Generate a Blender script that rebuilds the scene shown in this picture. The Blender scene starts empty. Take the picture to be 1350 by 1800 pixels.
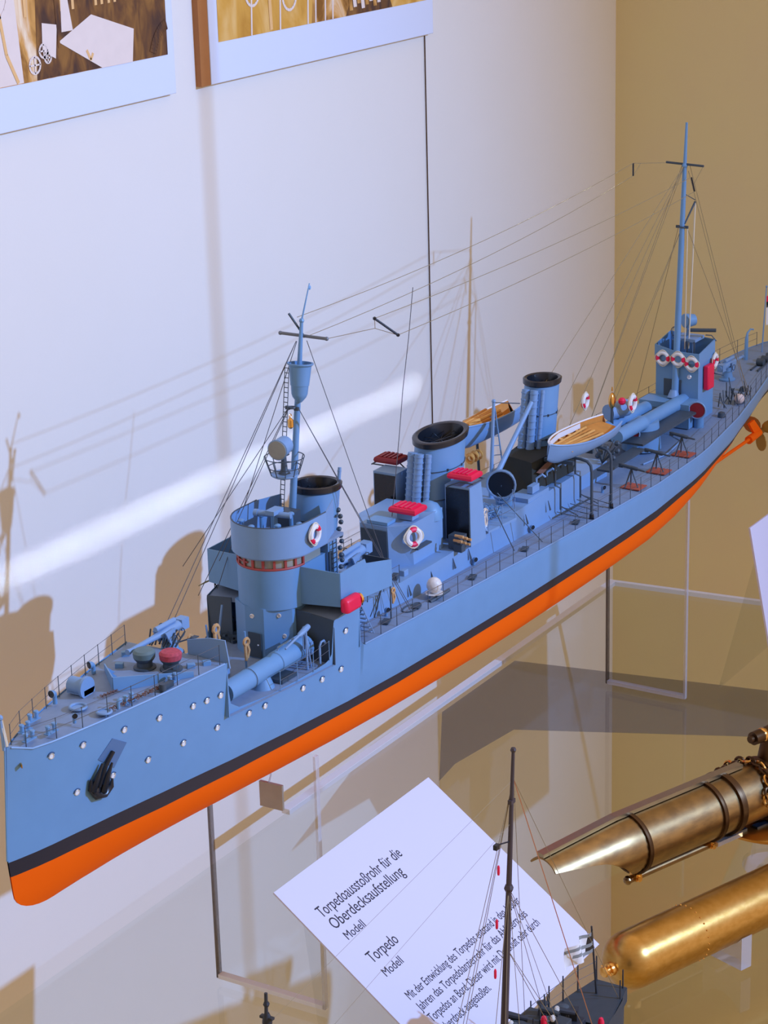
import bpy, bmesh, math, random
from mathutils import Vector, Matrix
random.seed(7)
PI=math.pi
C=bpy.context.scene.collection
S=bpy.context.scene

# ---------------------------------------------------------------- camera
cd=bpy.data.cameras.new('camera'); cam=bpy.data.objects.new('camera',cd); C.objects.link(cam)
cd.sensor_fit='HORIZONTAL'; cd.sensor_width=36.0; cd.lens=108.0; cd.clip_start=.02; cd.clip_end=50
RT=[[0.5213832, -0.85291, -0.0265341], [-0.2847249, -0.1445708, -0.947645], [0.8044198, 0.5016411, -0.3182215]]
CP=[-1.587993, -1.444008, 1.103126]
m=Matrix((( RT[0][0],-RT[1][0],-RT[2][0],CP[0]),
          ( RT[0][1],-RT[1][1],-RT[2][1],CP[1]),
          ( RT[0][2],-RT[1][2],-RT[2][2],CP[2]),(0,0,0,1)))
cam.matrix_world=m
S.camera=cam
# ---------------------------------------------------------------- light
S.view_settings.view_transform='Standard'; S.view_settings.look='None'
S.view_settings.exposure=0.0; S.view_settings.gamma=1.0; S.view_settings.use_curve_mapping=False
W=bpy.data.worlds.new('world'); S.world=W; W.use_nodes=True
_n=W.node_tree; _tc=_n.nodes.new('ShaderNodeTexCoord'); _sp=_n.nodes.new('ShaderNodeSeparateXYZ'); _mr=_n.nodes.new('ShaderNodeMapRange')
_mr.inputs['From Min'].default_value=-1; _mr.inputs['From Max'].default_value=1; _mr.inputs['To Min'].default_value=.37; _mr.inputs['To Max'].default_value=1.20   # museum room: darker towards the bow end
_n.links.new(_tc.outputs['Generated'],_sp.inputs[0]); _n.links.new(_sp.outputs['X'],_mr.inputs['Value']); _n.links.new(_mr.outputs['Result'],_n.nodes['Background'].inputs[1])
_n.nodes['Background'].inputs[0].default_value=(1.0,.75,.56,1)
def lamp(name,typ,loc,target,energy,col,**kw):
    l=bpy.data.lights.new(name,typ); l.energy=energy; l.color=col
    for k,v in kw.items(): setattr(l,k,v)
    o=bpy.data.objects.new(name,l); C.objects.link(o); o.location=loc
    o.rotation_euler=(Vector(target)-Vector(loc)).to_track_quat('-Z','Y').to_euler()
    return o
lamp('key_spot','SPOT',(1.37,-4.2,2.5),(.35,.39,.05),1080,(.25,.46,.96),spot_size=math.radians(47),spot_blend=1.0,shadow_soft_size=.035)
lamp('streak_light','AREA',(.955,-.60,1.10),(.955,.39,.122),.055,(.75,.85,1.0),shape='RECTANGLE',size=1.03,size_y=.010,spread=math.radians(1.6))  # unseen light added to put the bright streak on the back wall

# ---------------------------------------------------------------- materials
def mat(name,col,rough=.5,metal=0,noise=0,nscale=60,bump=0,spec=.5):
    M=bpy.data.materials.new(name); M.use_nodes=True; nt=M.node_tree; b=nt.nodes['Principled BSDF']
    b.inputs['Base Color'].default_value=(*col,1); b.inputs['Roughness'].default_value=rough
    b.inputs['Metallic'].default_value=metal; b.inputs['Specular IOR Level'].default_value=spec
    tc=nt.nodes.new('ShaderNodeTexCoord'); n=nt.nodes.new('ShaderNodeTexNoise')
    n.inputs['Scale'].default_value=nscale; n.inputs['Detail'].default_value=4
    nt.links.new(tc.outputs['Object'],n.inputs['Vector'])
    mx=nt.nodes.new('ShaderNodeMix'); mx.data_type='RGBA'
    k=noise
    mx.inputs['A'].default_value=(*[c*(1-k) for c in col],1); mx.inputs['B'].default_value=(*[min(1,c*(1+k)) for c in col],1)
    nt.links.new(n.outputs['Fac'],mx.inputs['Factor']); nt.links.new(mx.outputs['Result'],b.inputs['Base Color'])
    if bump:
        bp=nt.nodes.new('ShaderNodeBump'); bp.inputs['Strength'].default_value=bump; bp.inputs['Distance'].default_value=.001
        nt.links.new(n.outputs['Fac'],bp.inputs['Height']); nt.links.new(bp.outputs['Normal'],b.inputs['Normal'])
    return M
M_paint=mat('grey_blue_paint',(.15,.32,.55),.42,noise=.06,nscale=40)
M_deck=mat('deck_paint',(.21,.29,.42),.6,noise=.10,nscale=120)
M_light=mat('light_grey_paint',(.20,.35,.58),.45,noise=.05)
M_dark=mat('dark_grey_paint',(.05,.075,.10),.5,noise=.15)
M_black=mat('black_paint',(.010,.014,.022),.25,noise=.2)
M_boot=mat('boot_top_black',(.018,.016,.026),.45,noise=.1)
M_orange=mat('red_orange_paint',(1.0,.13,.001),.6,noise=.03,nscale=20,spec=.15)
M_red=mat('red_paint',(.85,.008,.07),.4,noise=.1)
M_dred=mat('dark_red_paint',(.25,.01,.02),.5,noise=.1)
M_terra=mat('terracotta_mat',(.45,.10,.06),.7,noise=.3)
M_white=mat('white_paint',(.80,.80,.80),.5,noise=.03)
M_silver=mat('silver_rim',(.85,.85,.85),.25,metal=.6)
M_wood=mat('boat_wood',(.62,.26,.05),.5,noise=.3,nscale=90)
M_wood2=mat('boat_wood_light',(.80,.40,.10),.5,noise=.3,nscale=90)
M_brass=mat('bright_brass',(.80,.45,.13),.25,metal=1)
M_tan=mat('tan_rope',(.62,.36,.15),.7,noise=.3,nscale=300)
M_wire=mat('grey_thread',(.10,.10,.11),.7)
M_twire=mat('tan_thread',(.28,.22,.12),.7)
M_rope=mat('cream_rope',(.75,.68,.52),.8)
M_prop=mat('gold_bronze',(.42,.24,.05),.35,metal=.7)
M_rust=mat('rust_brown',(.16,.08,.06),.6,noise=.4,nscale=200)

def brushed(name,c1,c2,scale=(4,60,60),rough=.32):
    M=mat(name,c1,rough,metal=1); nt=M.node_tree; b=nt.nodes['Principled BSDF']
    tc=nt.nodes.new('ShaderNodeTexCoord'); mp=nt.nodes.new('ShaderNodeMapping'); mp.inputs['Scale'].default_value=scale
    n=nt.nodes.new('ShaderNodeTexNoise'); n.inputs['Scale'].default_value=3; n.inputs['Detail'].default_value=6
    r=nt.nodes.new('ShaderNodeValToRGB'); r.color_ramp.elements[0].position=.35; r.color_ramp.elements[1].position=.65
    r.color_ramp.elements[0].color=(*c1,1); r.color_ramp.elements[1].color=(*c2,1)
    nt.links.new(tc.outputs['Object'],mp.inputs['Vector']); nt.links.new(mp.outputs['Vector'],n.inputs['Vector'])
    nt.links.new(n.outputs['Fac'],r.inputs['Fac']); nt.links.new(r.outputs['Color'],b.inputs['Base Color'])
    bp=nt.nodes.new('ShaderNodeBump'); bp.inputs['Strength'].default_value=.15; bp.inputs['Distance'].default_value=.0006
    nt.links.new(n.outputs['Fac'],bp.inputs['Height']); nt.links.new(bp.outputs['Normal'],b.inputs['Normal'])
    return M
M_gold=brushed('brushed_brass',(.52,.29,.07),(.60,.35,.10),(30,30,60),.30)
M_bronze=brushed('aged_bronze',(.27,.18,.085),(.40,.26,.11),(16,16,40),.36)
M_dbronze=mat('dark_bronze',(.10,.055,.025),.4,metal=.9,noise=.3)

def clear(name,tint,gloss=.06,rough=.03,diff=0,dcol=(.8,.8,.85)):
    M=bpy.data.materials.new(name); M.use_nodes=True; nt=M.node_tree; nt.nodes.clear()
    out=nt.nodes.new('ShaderNodeOutputMaterial'); t=nt.nodes.new('ShaderNodeBsdfTransparent'); t.inputs[0].default_value=(*tint,1)
    g=nt.nodes.new('ShaderNodeBsdfGlossy'); g.inputs['Roughness'].default_value=rough
    lw=nt.nodes.new('ShaderNodeLayerWeight'); lw.inputs['Blend'].default_value=.15
    mt=nt.nodes.new('ShaderNodeMath'); mt.operation='MULTIPLY'; mt.inputs[1].default_value=gloss*4
    nt.links.new(lw.outputs['Fresnel'],mt.inputs[0])
    mx=nt.nodes.new('ShaderNodeMixShader'); nt.links.new(mt.outputs[0],mx.inputs[0]); nt.links.new(t.outputs[0],mx.inputs[1]); nt.links.new(g.outputs[0],mx.inputs[2])
    last=mx
    if diff:
        d=nt.nodes.new('ShaderNodeBsdfDiffuse'); d.inputs[0].default_value=(*dcol,1)
        m2=nt.nodes.new('ShaderNodeMixShader'); m2.inputs[0].default_value=diff
        nt.links.new(mx.outputs[0],m2.inputs[1]); nt.links.new(d.outputs[0],m2.inputs[2]); last=m2
    nt.links.new(last.outputs[0],out.inputs[0]); return M
M_acr=clear('clear_acrylic',(.975,.98,.985))
M_edge=clear('acrylic_edge',(.9,.9,.92),.15,.05,.35)
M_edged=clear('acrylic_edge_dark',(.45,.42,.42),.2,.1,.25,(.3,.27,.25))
M_glass=clear('shelf_glass',(.96,.975,.975),.03)
M_gedge=clear('shelf_glass_edge',(.8,.85,.85),.05,.1,.85,(.92,.92,.96))
M_band=clear('band_tint',(.66,.66,.70),.03,.05,.05)  # tint of the added sheet that draws the dark band

# ---------------------------------------------------------------- mesh helpers
class B:
    def __init__(s): s.bm=bmesh.new(); s.mi=0
    def _f(s,vs):
        try:
            f=s.bm.faces.new(vs); f.material_index=s.mi; return f
        except ValueError: return None
    def ring(s,c,ax,r,n,r2=None,up=None):
        ax=Vector(ax).normalized()
        if up is None: up=Vector((0,0,1)) if abs(ax.z)<.9 else Vector((1,0,0))
        u=up.cross(ax).normalized(); v=ax.cross(u); r2=r if r2 is None else r2
        return [s.bm.verts.new(Vector(c)+u*math.cos(2*PI*i/n)*r+v*math.sin(2*PI*i/n)*r2) for i in range(n)]
    def skin(s,rings,close=False,cap0=True,cap1=True):
        k=len(rings)
        for a in range(k-(0 if close else 1)):
            A=rings[a];Bq=rings[(a+1)%k];n=len(A)
            for i in range(n): s._f([A[i],A[(i+1)%n],Bq[(i+1)%n],Bq[i]])
        if not close:
            if cap0: s._f(list(reversed(rings[0])))
            if cap1: s._f(rings[-1])
        return s
    def cone(s,p0,p1,r0,r1=None,n=16,caps=True):
        r1=r0 if r1 is None else r1; p0=Vector(p0);p1=Vector(p1);ax=p1-p0
        return s.skin([s.ring(p0,ax,r0,n),s.ring(p1,ax,r1,n)],cap0=caps,cap1=caps)
    def lathe(s,p,ax,prof,n=24,cap0=True,cap1=True,sx=1):
        p=Vector(p);ax=Vector(ax).normalized()
        return s.skin([s.ring(p+ax*t,ax,max(r,1e-5)*sx,n,max(r,1e-5)) for t,r in prof],cap0=cap0,cap1=cap1)
    def tube(s,pts,r,n=6,closed=False):
        pts=[Vector(p) for p in pts];k=len(pts);rings=[];up=None
        for i in range(k):
            if closed: d=pts[(i+1)%k]-pts[i-1]
            else: d=pts[min(i+1,k-1)]-pts[max(i-1,0)]
            d.normalize()
            if up is None:
                up=Vector((0,0,1)) if abs(d.z)<.9 else Vector((1,0,0))
            u=up.cross(d)
            if u.length<1e-4: u=Vector((0,1,.3)).cross(d)
            u.normalize(); v=d.cross(u); up=v
            rr=r[i] if isinstance(r,(list,tuple)) else r
            rings.append([s.bm.verts.new(pts[i]+u*math.cos(2*PI*j/n)*rr+v*math.sin(2*PI*j/n)*rr) for j in range(n)])
        return s.skin(rings,close=closed)
    def torus(s,c,ax,R,r,n=24,m=8,sq=1):
        ax=Vector(ax).normalized();up=Vector((0,0,1)) if abs(ax.z)<.9 else Vector((1,0,0))
        u=up.cross(ax).normalized();v=ax.cross(u);c=Vector(c)
        pts=[c+u*math.cos(2*PI*i/n)*R+v*math.sin(2*PI*i/n)*R*sq for i in range(n)]
        return s.tube(pts,r,m,True)
    def prism(s,poly,z0,z1,top=None):
        a=[s.bm.verts.new((x,y,z0)) for x,y in poly]; b=[s.bm.verts.new((x,y,z1)) for x,y in (top or poly)]
        return s.skin([a,b])
    def plate(s,pts,th):
        pts=[Vector(p) for p in pts]; n=(pts[1]-pts[0]).cross(pts[2]-pts[0]).normalized()*th/2
        return s.skin([[s.bm.verts.new(p-n) for p in pts],[s.bm.verts.new(p+n) for p in pts]])
    def box(s,c,d,rz=0,ry=0):
        M=Matrix.Rotation(rz,3,'Z')@Matrix.Rotation(ry,3,'Y'); c=Vector(c); h=[q/2 for q in d]
        f=lambda z:[s.bm.verts.new(c+M@Vector((sx*h[0],sy*h[1],z))) for sx,sy in((-1,-1),(1,-1),(1,1),(-1,1))]
        return s.skin([f(-h[2]),f(h[2])])
    def ball(s,c,r,n=14,sc=(1,1,1)):
        c=Vector(c);k=n//2+1;rings=[]
        for i in range(k):
            t=PI*i/(k-1); t=min(max(t,.02),PI-.02)
            rings.append([s.bm.verts.new(c+Vector((math.sin(t)*math.cos(2*PI*j/n)*r*sc[0],math.sin(t)*math.sin(2*PI*j/n)*r*sc[1],-math.cos(t)*r*sc[2]))) for j in range(n)])
        return s.skin(rings)
    def quad(s,*p): return s._f([s.bm.verts.new(q) for q in p])
    def wall(s,pts,z0,z1,th=.0012):
        """thin bulwark following a polyline in plan"""
        k=len(pts); cl=(Vector(pts[0])-Vector(pts[-1])).length<1e-6; rings=[]
        for i in range(k-(1 if cl else 0)):
            p=Vector(pts[i]); a=Vector(pts[i-1]) if i>0 else (Vector(pts[-2]) if cl else p); c=Vector(pts[i+1]) if i<k-1 else p
            n1=(p-a).normalized() if (p-a).length>0 else (c-p).normalized(); n2=(c-p).normalized() if (c-p).length>0 else n1
            d=(n1+n2).normalized(); n=Vector((-d.y,d.x))*th/2/max(.4,d.dot(n1))
            lo=z0[i] if isinstance(z0,list) else z0; hi=z1[i] if isinstance(z1,list) else z1
            rings.append([s.bm.verts.new((p.x+n.x,p.y+n.y,lo)),s.bm.verts.new((p.x+n.x,p.y+n.y,hi)),s.bm.verts.new((p.x-n.x,p.y-n.y,hi)),s.bm.verts.new((p.x-n.x,p.y-n.y,lo))])
        return s.skin(rings,close=cl)
def obj(name,b,mats,parent=None,label=None,ang=.6,smooth=True,bevel=0):
    bm=b.bm
    bmesh.ops.recalc_face_normals(bm,faces=bm.faces)
    if smooth:
        for f in bm.faces: f.smooth=True
        for e in bm.edges:
            e.smooth = len(e.link_faces)==2 and e.calc_face_angle(0)<ang
    me=bpy.data.meshes.new(name); bm.to_mesh(me); bm.free()
    for q in (mats if isinstance(mats,list) else [mats]): me.materials.append(q)
    o=bpy.data.objects.new(name,me); C.objects.link(o)
    if parent: 
        o.parent=parent; o.matrix_parent_inverse=Matrix.Translation(-wloc(parent))
    if label: o['label']=label
    if bevel:
        md=o.modifiers.new('bevel','BEVEL'); md.width=bevel; md.segments=2
    return o
def wloc(o):
    v=Vector(o.location)
    return v if o.parent is None else Vector((0,0,0)) if o.type!='EMPTY' else v
def tag(o,label,cat,group=None):
    o['label']=label; o['category']=cat
    if group: o['group']=group
    return o
def thing(name,label,cat,loc,group=None):
    o=bpy.data.objects.new(name,None); C.objects.link(o); o.location=loc; o.empty_display_size=.02
    return tag(o,label,cat,group)
def struct(name,b,m):
    o=obj(name,b,m,smooth=False); o['kind']='structure'; return o
def interp(x,xs,ys):
    if x<=xs[0]: return ys[0]
    for i in range(1,len(xs)):
        if x<=xs[i]:
            t=(x-xs[i-1])/(xs[i]-xs[i-1]); return ys[i-1]+t*(ys[i]-ys[i-1])
    return ys[-1]
# ================================================================ room
SHELF=-.345
def wallmat(name,c1,c2):
    M=mat(name,c1,.85,noise=.0,bump=.12,nscale=350); nt=M.node_tree; b=nt.nodes['Principled BSDF']
    tc=nt.nodes.new('ShaderNodeTexCoord'); n=nt.nodes.new('ShaderNodeTexNoise'); n.inputs['Scale'].default_value=9; n.inputs['Detail'].default_value=8
    mx=nt.nodes.new('ShaderNodeMix'); mx.data_type='RGBA'; mx.inputs['A'].default_value=(*c1,1); mx.inputs['B'].default_value=(*c2,1)
    nt.links.new(tc.outputs['Object'],n.inputs['Vector']); nt.links.new(n.outputs['Fac'],mx.inputs['Factor']); nt.links.new(mx.outputs['Result'],b.inputs['Base Color']); return M
M_wall=wallmat('cream_wall',(.80,.77,.70),(.82,.79,.74))
M_wall2=wallmat('ochre_wall',(.80,.70,.36),(.78,.64,.38))
struct('wall_back',B().box((.6,.41,.1),(3.16+.04,.04,3.2)),M_wall)
struct('wall_right',B().box((2.2,-1.0,.1),(.04,2.78,3.2)),M_wall2)
struct('floor',B().box((.5,-1.0,-1.52),(5.2,4.0,.04)),M_wall2)
# unseen post added as assumed glazing: throws the soft upright shadow on the back wall
struct('shadow_post',B().box((1.088,-1.25,.4),(.005,.02,3.8)),M_dark)
struct('shadow_line',B().box((1.5065,.388,.18),(.0007,.002,.975)),M_dbronze)  # dark strip on the wall, painting in a thin upright shadow line
# ================================================================ photographs on the back wall
def pmat(name,a,b,c,sc):
    M=mat(name,a,.35); nt=M.node_tree; bs=nt.nodes['Principled BSDF']
    tc=nt.nodes.new('ShaderNodeTexCoord'); mp=nt.nodes.new('ShaderNodeMapping'); mp.inputs['Scale'].default_value=sc
    n=nt.nodes.new('ShaderNodeTexNoise'); n.inputs['Scale'].default_value=5; n.inputs['Detail'].default_value=5; n.inputs['Distortion'].default_value=1.2
    r=nt.nodes.new('ShaderNodeValToRGB'); e=r.color_ramp.elements; e[0].position=.36;e[0].color=(*a,1);e[1].position=.66;e[1].color=(*c,1)
    q=e.new(.5);q.color=(*b,1)
    nt.links.new(tc.outputs['Object'],mp.inputs['Vector']);nt.links.new(mp.outputs['Vector'],n.inputs['Vector']);nt.links.new(n.outputs['Fac'],r.inputs['Fac']);nt.links.new(r.outputs['Color'],bs.inputs['Base Color']); return M
M_sep=pmat('sepia_mottled',(.25,.10,.02),(.70,.36,.10),(.95,.78,.55),(4,1,2.2))
M_sep2=pmat('sepia_gold',(.55,.26,.04),(.72,.38,.07),(.85,.55,.20),(3,1,1.5))
M_sdark=pmat('sepia_dark',(.07,.035,.03),(.16,.07,.03),(.30,.14,.04),(8,1,3))
M_slight=mat('sepia_light',(.86,.74,.66),.35,noise=.05)
M_smid=mat('sepia_line',(.85,.52,.22),.35,noise=.1)
M_mount=mat('white_mount',(.72,.79,.95),.5)
def quadpts(b,pts,y,mi):
    b.mi=mi; b._f([b.bm.verts.new((x,y,z)) for x,z in pts])
def strip(b,pts,w,y,mi):
    b.mi=mi
    for (x0,z0),(x1,z1) in zip(pts,pts[1:]):
        d=Vector((x1-x0,z1-z0)); 
        if d.length<1e-6: continue
        d.normalize(); n=Vector((-d.y,d.x))*w/2
        b._f([b.bm.verts.new((x0-n.x,y,z0-n.y)),b.bm.verts.new((x1-n.x,y,z1-n.y)),b.bm.verts.new((x1+n.x,y,z1+n.y)),b.bm.verts.new((x0+n.x,y,z0+n.y))])
def circ(cx,cz,r,n=20,sq=1,a0=0,a1=2*PI): return [(cx+math.cos(a0+(a1-a0)*i/n)*r*sq,cz+math.sin(a0+(a1-a0)*i/n)*r) for i in range(n+1)]
p1=thing('mounted_photograph','sepia photograph with a bright table, in a white mount at the top left','photograph',(.6,.384,.67))
obj('mount',B().box((.545,.384,.93),(.616,.008,.52)),M_mount,p1,bevel=.001)
b=B()
quadpts(b,[(.30,.724),(.838,.722),(.838,1.1),(.30,1.1)],.3797,0)
quadpts(b,[(.575,.7235),(.838,.7221),(.838,1.1),(.60,1.1)],.3795,1)      # dark machinery right
quadpts(b,[(.485,.724),(.550,.724),(.530,1.0),(.485,1.0)],.3794,2)       # pale casing left
quadpts(b,[(.619,.764),(.701,.7225),(.763,.7222),(.769,.763),(.685,.790)],.3791,2)  # bright table top
quadpts(b,[(.588,.757),(.612,.745),(.618,.785),(.590,.79)],.3791,2)
quadpts(b,[(.626,.775),(.648,.775),(.640,.82),(.628,.82)],.3791,2)
for x in (.565,.633,.655,.70,.712,.726,.738,.762): strip(b,[(x-.004,.80),(x-.008,1.1)],.005,.3792,3)
strip(b,[(.620,.757),(.616,.86)],.004,.3790,1)
for cx,cz,r in ((.572,.742,.010),(.590,.757,.008),(.597,.748,.006),(.50,.83,.03)):
    strip(b,circ(cx,cz,r),.003,.3789,2); strip(b,[(cx-r,cz),(cx+r,cz)],.002,.3789,2); strip(b,[(cx,cz-r),(cx,cz+r)],.002,.3789,2)
strip(b,circ(.845,.70,.062,12,.7,PI*.55,PI*.85),.014,.3788,1)
strip(b,[(.51,.83),(.522,.76),(.54,.725)],.005,.3789,3)
strip(b,[(.672,.748),(.679,.735),(.684,.743)],.004,.3789,3)
obj('photo_print',b,[M_sep,M_sdark,M_slight,M_smid],p1,smooth=False)
p2=thing('mounted_photograph','sepia photograph of pipes in a white mount with a brown left edge','photograph',(1.2,.384,.67))
obj('mount',B().box((1.226,.384,.93),(.588,.008,.52)),M_mount,p2,bevel=.001)
obj('mount_side',B().box((.921,.386,.93),(.021,.010,.52)),mat('brown_board',(.42,.16,.04),.6,noise=.1),p2,label='brown cardboard edge strip')
b=B()
quadpts(b,[(.952,.724),(1.50,.7225),(1.50,1.1),(.952,1.1)],.3797,0)
quadpts(b,[(1.18,.7235),(1.38,.723),(1.40,.79),(1.19,.79)],.3796,2)
quadpts(b,[(1.27,.7235),(1.40,.723),(1.38,.76),(1.30,.77)],.3795,1)
for x in (1.03,1.10,1.17,1.19,1.215,1.235): strip(b,[(x,.7236),(x+.004,.80),(x-.01,.86)],.0035,.3793,3)
strip(b,[(1.078,.726),(1.075,.80),(1.08,.88)],.007,.3792,4)
for cx,cz,r in ((1.035,.785,.022),(1.125,.77,.022),(1.21,.80,.03)): strip(b,circ(cx,cz,r,20,.8),.004,.3792,3)
for i in range(9): quadpts(b,[(1.28+.011*i,.73+.004*(i%3)),(1.289+.011*i,.73+.004*(i%3)),(1.287+.011*i,.745+.004*(i%3)),(1.278+.011*i,.747)],.3790,i%2+2)
obj('photo_print',b,[M_sep2,M_sdark,M_sep,M_slight,M_smid],p2,smooth=False)

# ================================================================ glass shelf, stands
sh=thing('glass_shelf','large clear glass shelf carrying the ship stands and the label card','shelf',(.8,-.2,SHELF))
b=B(); b.prism([(-1.4,-.75),(2.029,-.75),(1.9245,.2612),(-1.4,.2612)],SHELF-.008,SHELF-.0002)
obj('glass_panel',b,M_glass,sh,smooth=False)
obj('polished_edge',B().prism([(.87,.262),(1.925,.262),(1.925,.2755),(.87,.2755)],SHELF-.008,SHELF),M_gedge,sh,'pale long rear edge of the glass',smooth=False)
obj('polished_edge',B().prism([(1.925,.2755),(1.925,.262),(2.03,-.75),(2.038,-.75),(1.933,.2755)],SHELF-.008,SHELF),M_gedge,sh,'pale short right edge of the glass',smooth=False)
obj('dark_band_sheet',B().prism([(1.532,.254),(1.609,-.163),(1.445,-.231),(1.288,.124),(1.137,.142),(1.074,.133),(1.291,.254)],SHELF-.0105,SHELF-.0088),M_band,sh,'grey sheet added under the glass to put in a dark band',smooth=False)  # added sheet, no real shelf part: its tint puts in a grey shade band
def stand(x,w,zt,label,th=.007):
    t=thing('acrylic_stand',label,'display stand',(x,0,SHELF))
    # upright panel with a hollow in the top edge that cradles the keel
    def prof(s):
        pts=[(-w,SHELF),(w,SHELF),(w,zt)]
        for i in range(9):
            a=PI*i/8; pts.append((math.cos(a)*w*.62,zt-math.sin(a)*(zt+.0345)*1.0))
        pts.append((-w,zt)); return pts
    P=prof(0)
    b=B(); b.skin([[b.bm.verts.new((x-th/2,y,z)) for y,z in P],[b.bm.verts.new((x+th/2,y,z)) for y,z in P]])
    obj('panel',b,M_acr,t,smooth=False)
    e=.0035
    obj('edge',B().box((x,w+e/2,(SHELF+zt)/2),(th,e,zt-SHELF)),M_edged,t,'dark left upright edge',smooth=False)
    obj('edge',B().box((x,-w-e/2,(SHELF+zt)/2),(th,e,zt-SHELF)),M_edge,t,'bright right upright edge',smooth=False)
    obj('foot_edge',B().box((x,0,SHELF+.003),(th*1.4,2*w,.0055)),M_gedge if x<1 else M_edge,t,'pale bottom edge',smooth=False)
    return t
stand(.4375,.0765,-.012,'clear acrylic stand panel under the bow half of the large ship')
stand(1.50,.066,-.012,'clear acrylic stand panel under the stern half of the large ship')
t=thing('acrylic_block','small brownish plastic block hanging on the front stand panel under the hull','block',(.4325,-.0255,-.095))
# ================================================================ label cards
def text_mesh(body,size,sx,u0,v0,parent,o,U,V,N,m,name):
    cu=bpy.data.curves.new(name,'FONT'); cu.body=body; cu.size=size; cu.extrude=.00008; cu.resolution_u=3
    ob=bpy.data.objects.new(name,cu); C.objects.link(ob)
    bpy.context.view_layer.update()
    me=bpy.data.meshes.new_from_object(ob.evaluated_get(bpy.context.evaluated_depsgraph_get()))
    C.objects.unlink(ob); bpy.data.objects.remove(ob)
    for v in me.vertices:
        x,y,z=v.co; v.co=Vector(o)+U*(u0+x*sx)+V*(v0-y)+N*(z+.0011)
    me.materials.clear(); me.materials.append(m)
    r=bpy.data.objects.new(name,me); C.objects.link(r); r.parent=parent; r.matrix_parent_inverse=Matrix.Translation(-Vector(parent.location))
    return r
M_ink=mat('dark_ink',(.03,.025,.035),.7)
M_card=mat('white_card',(.68,.67,.84),.6)
o=Vector((.5584,-.1565,-.0727)); KS=.93; U=Vector((1,0,0)); V=Vector((0,-.8027,-.5963)); N=U.cross(V)*-1
N=Vector((0,-.5963,.8027))
LC=thing('label_card','white museum label card with German text on torpedoes, leaning below the ship','label card',(.40,-.25,SHELF))
b=B(); q=[o+U*-.3536*KS,o+U*.0005,o+(U*.0065+V*.3004)*KS,o+(U*-.3536+V*.3004)*KS]
b.plate(q,.002); obj('card_board',b,M_card,LC,smooth=False)
W1=.0
def T(body,size,x0,x1,v,name):
    x0*=KS;x1*=KS;v*=KS
    r=text_mesh(body,size*KS,1.0,0,v,LC,o,U,V,N,M_ink,name)
    xs=[w.co.x for w in r.data.vertices]; w=max(xs)-min(xs); k=(x1-x0)/w; mn=min(xs)
    for w_ in r.data.vertices: w_.co.x=o.x+x0+(w_.co.x-mn)*k
T('Torpedoausstoßrohr für die',.0215,-.324,-.143,.0587,'title_text')
T('Oberdecksaufstellung',.0215,-.322,-.1640,.0785,'title_text')
T('Modell',.0160,-.318,-.2795,.0975,'subtitle_text')
T('Torpedo',.0215,-.316,-.2570,.1365,'title_text')
T('Modell',.0160,-.315,-.2765,.1585,'subtitle_text')
T('Mit der Entwicklung des Torpedos entstand in den 1860er',.0165,-.3135,-.0447,.1965,'body_text')
T('Jahren das Torpedolanzierrohr für das Abfeuern des',.0165,-.3135,-.0533,.2145,'body_text')
T('Torpedos an Bord. Dieser wird mit Druckluft oder durch',.0165,-.3125,-.0480,.2325,'body_text')
T('Pulverdruck ausgestoßen.',.0165,-.3125,-.1995,.2505,'body_text')
bk=B(); bk.plate([o+U*-.30+V*.02-N*.002,o+U*-.05+V*.02-N*.002,(.50,-.20,SHELF+.002),(.26,-.20,SHELF+.002)],.002); obj('prop_panel',bk,M_acr,LC,smooth=False)
RC=thing('label_card','blank white label card standing at the right edge beside the large ship','label card',(1.6,-.22,-.34))
b=B(); b.plate([(1.5,-.169,-.045),(1.84,-.169,-.045),(1.84,-.228,-.343),(1.5,-.228,-.343)],.003); obj('card_board',b,M_card,RC,smooth=False)
bk=B(); bk.plate([(1.56,-.17,-.06),(1.78,-.17,-.06),(1.78,-.10,SHELF+.002),(1.56,-.10,SHELF+.002)],.002); obj('prop_panel',bk,M_acr,RC,smooth=False)
obj('block_body',B().box((.4325,-.017,-.074),(.004,.032,.032)),mat('brown_tint',(.42,.36,.28),.25,noise=.1),t,smooth=False)
obj('clip',B().tube([(.4325,-.012,-.064),(.4335,-.016,-.050),(.434,-.018,-.034)],.0012),M_edge,t)

# ================================================================ large brass torpedo and launching tube
A=Vector((.942,-.335,0)).normalized(); Sd=Vector((-A.y,A.x,0)); Z=Vector((0,0,1))
TP=Vector((.5905,-.3845,-.283)); tr=.0355
TO=thing('torpedo_model','polished brass torpedo model with a rounded nose, lying below the bronze tube','torpedo',tuple(TP+A*.3-Z*tr))
prof=[(-.0005,.0005)]+[(.034*(1-math.cos(a)),tr*math.sin(a)**.8) for a in [PI/2*i/12 for i in range(1,13)]]+[(.5,tr),(.62,tr*.9),(.72,tr*.5)]
b=B(); b.lathe(TP,A,prof,48); obj('torpedo_body',b,M_gold,TO,ang=1.2)
b=B(); b.lathe(TP-A*.001,-A,[(-.004,.009),(.003,.008),(.004,.005),(.008,.005),(.010,.007),(.013,.006),(.014,.002)],16)
for k in range(4):
    a=k*PI/2+.4; d=Sd*math.cos(a)+Z*math.sin(a); b.cone(TP-A*.008,TP-A*.008+d*.009,.0016,.0012,8)
obj('nose_fuse',b,M_brass,TO,'bright brass pistol on the nose')
for s0 in (.129,):
    hp=None
    for k in range(26):
        a=2*PI*k/26; d=Sd*math.cos(a)+Z*math.sin(a)
        q=obj('rivet',B().ball(TP+A*s0+d*tr,.0013,8),M_brass,TO)
cr=thing('acrylic_cradle','small clear acrylic cradle supporting the brass torpedo','display stand',tuple(TP+A*.20+Z*(SHELF-TP.z)))
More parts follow.
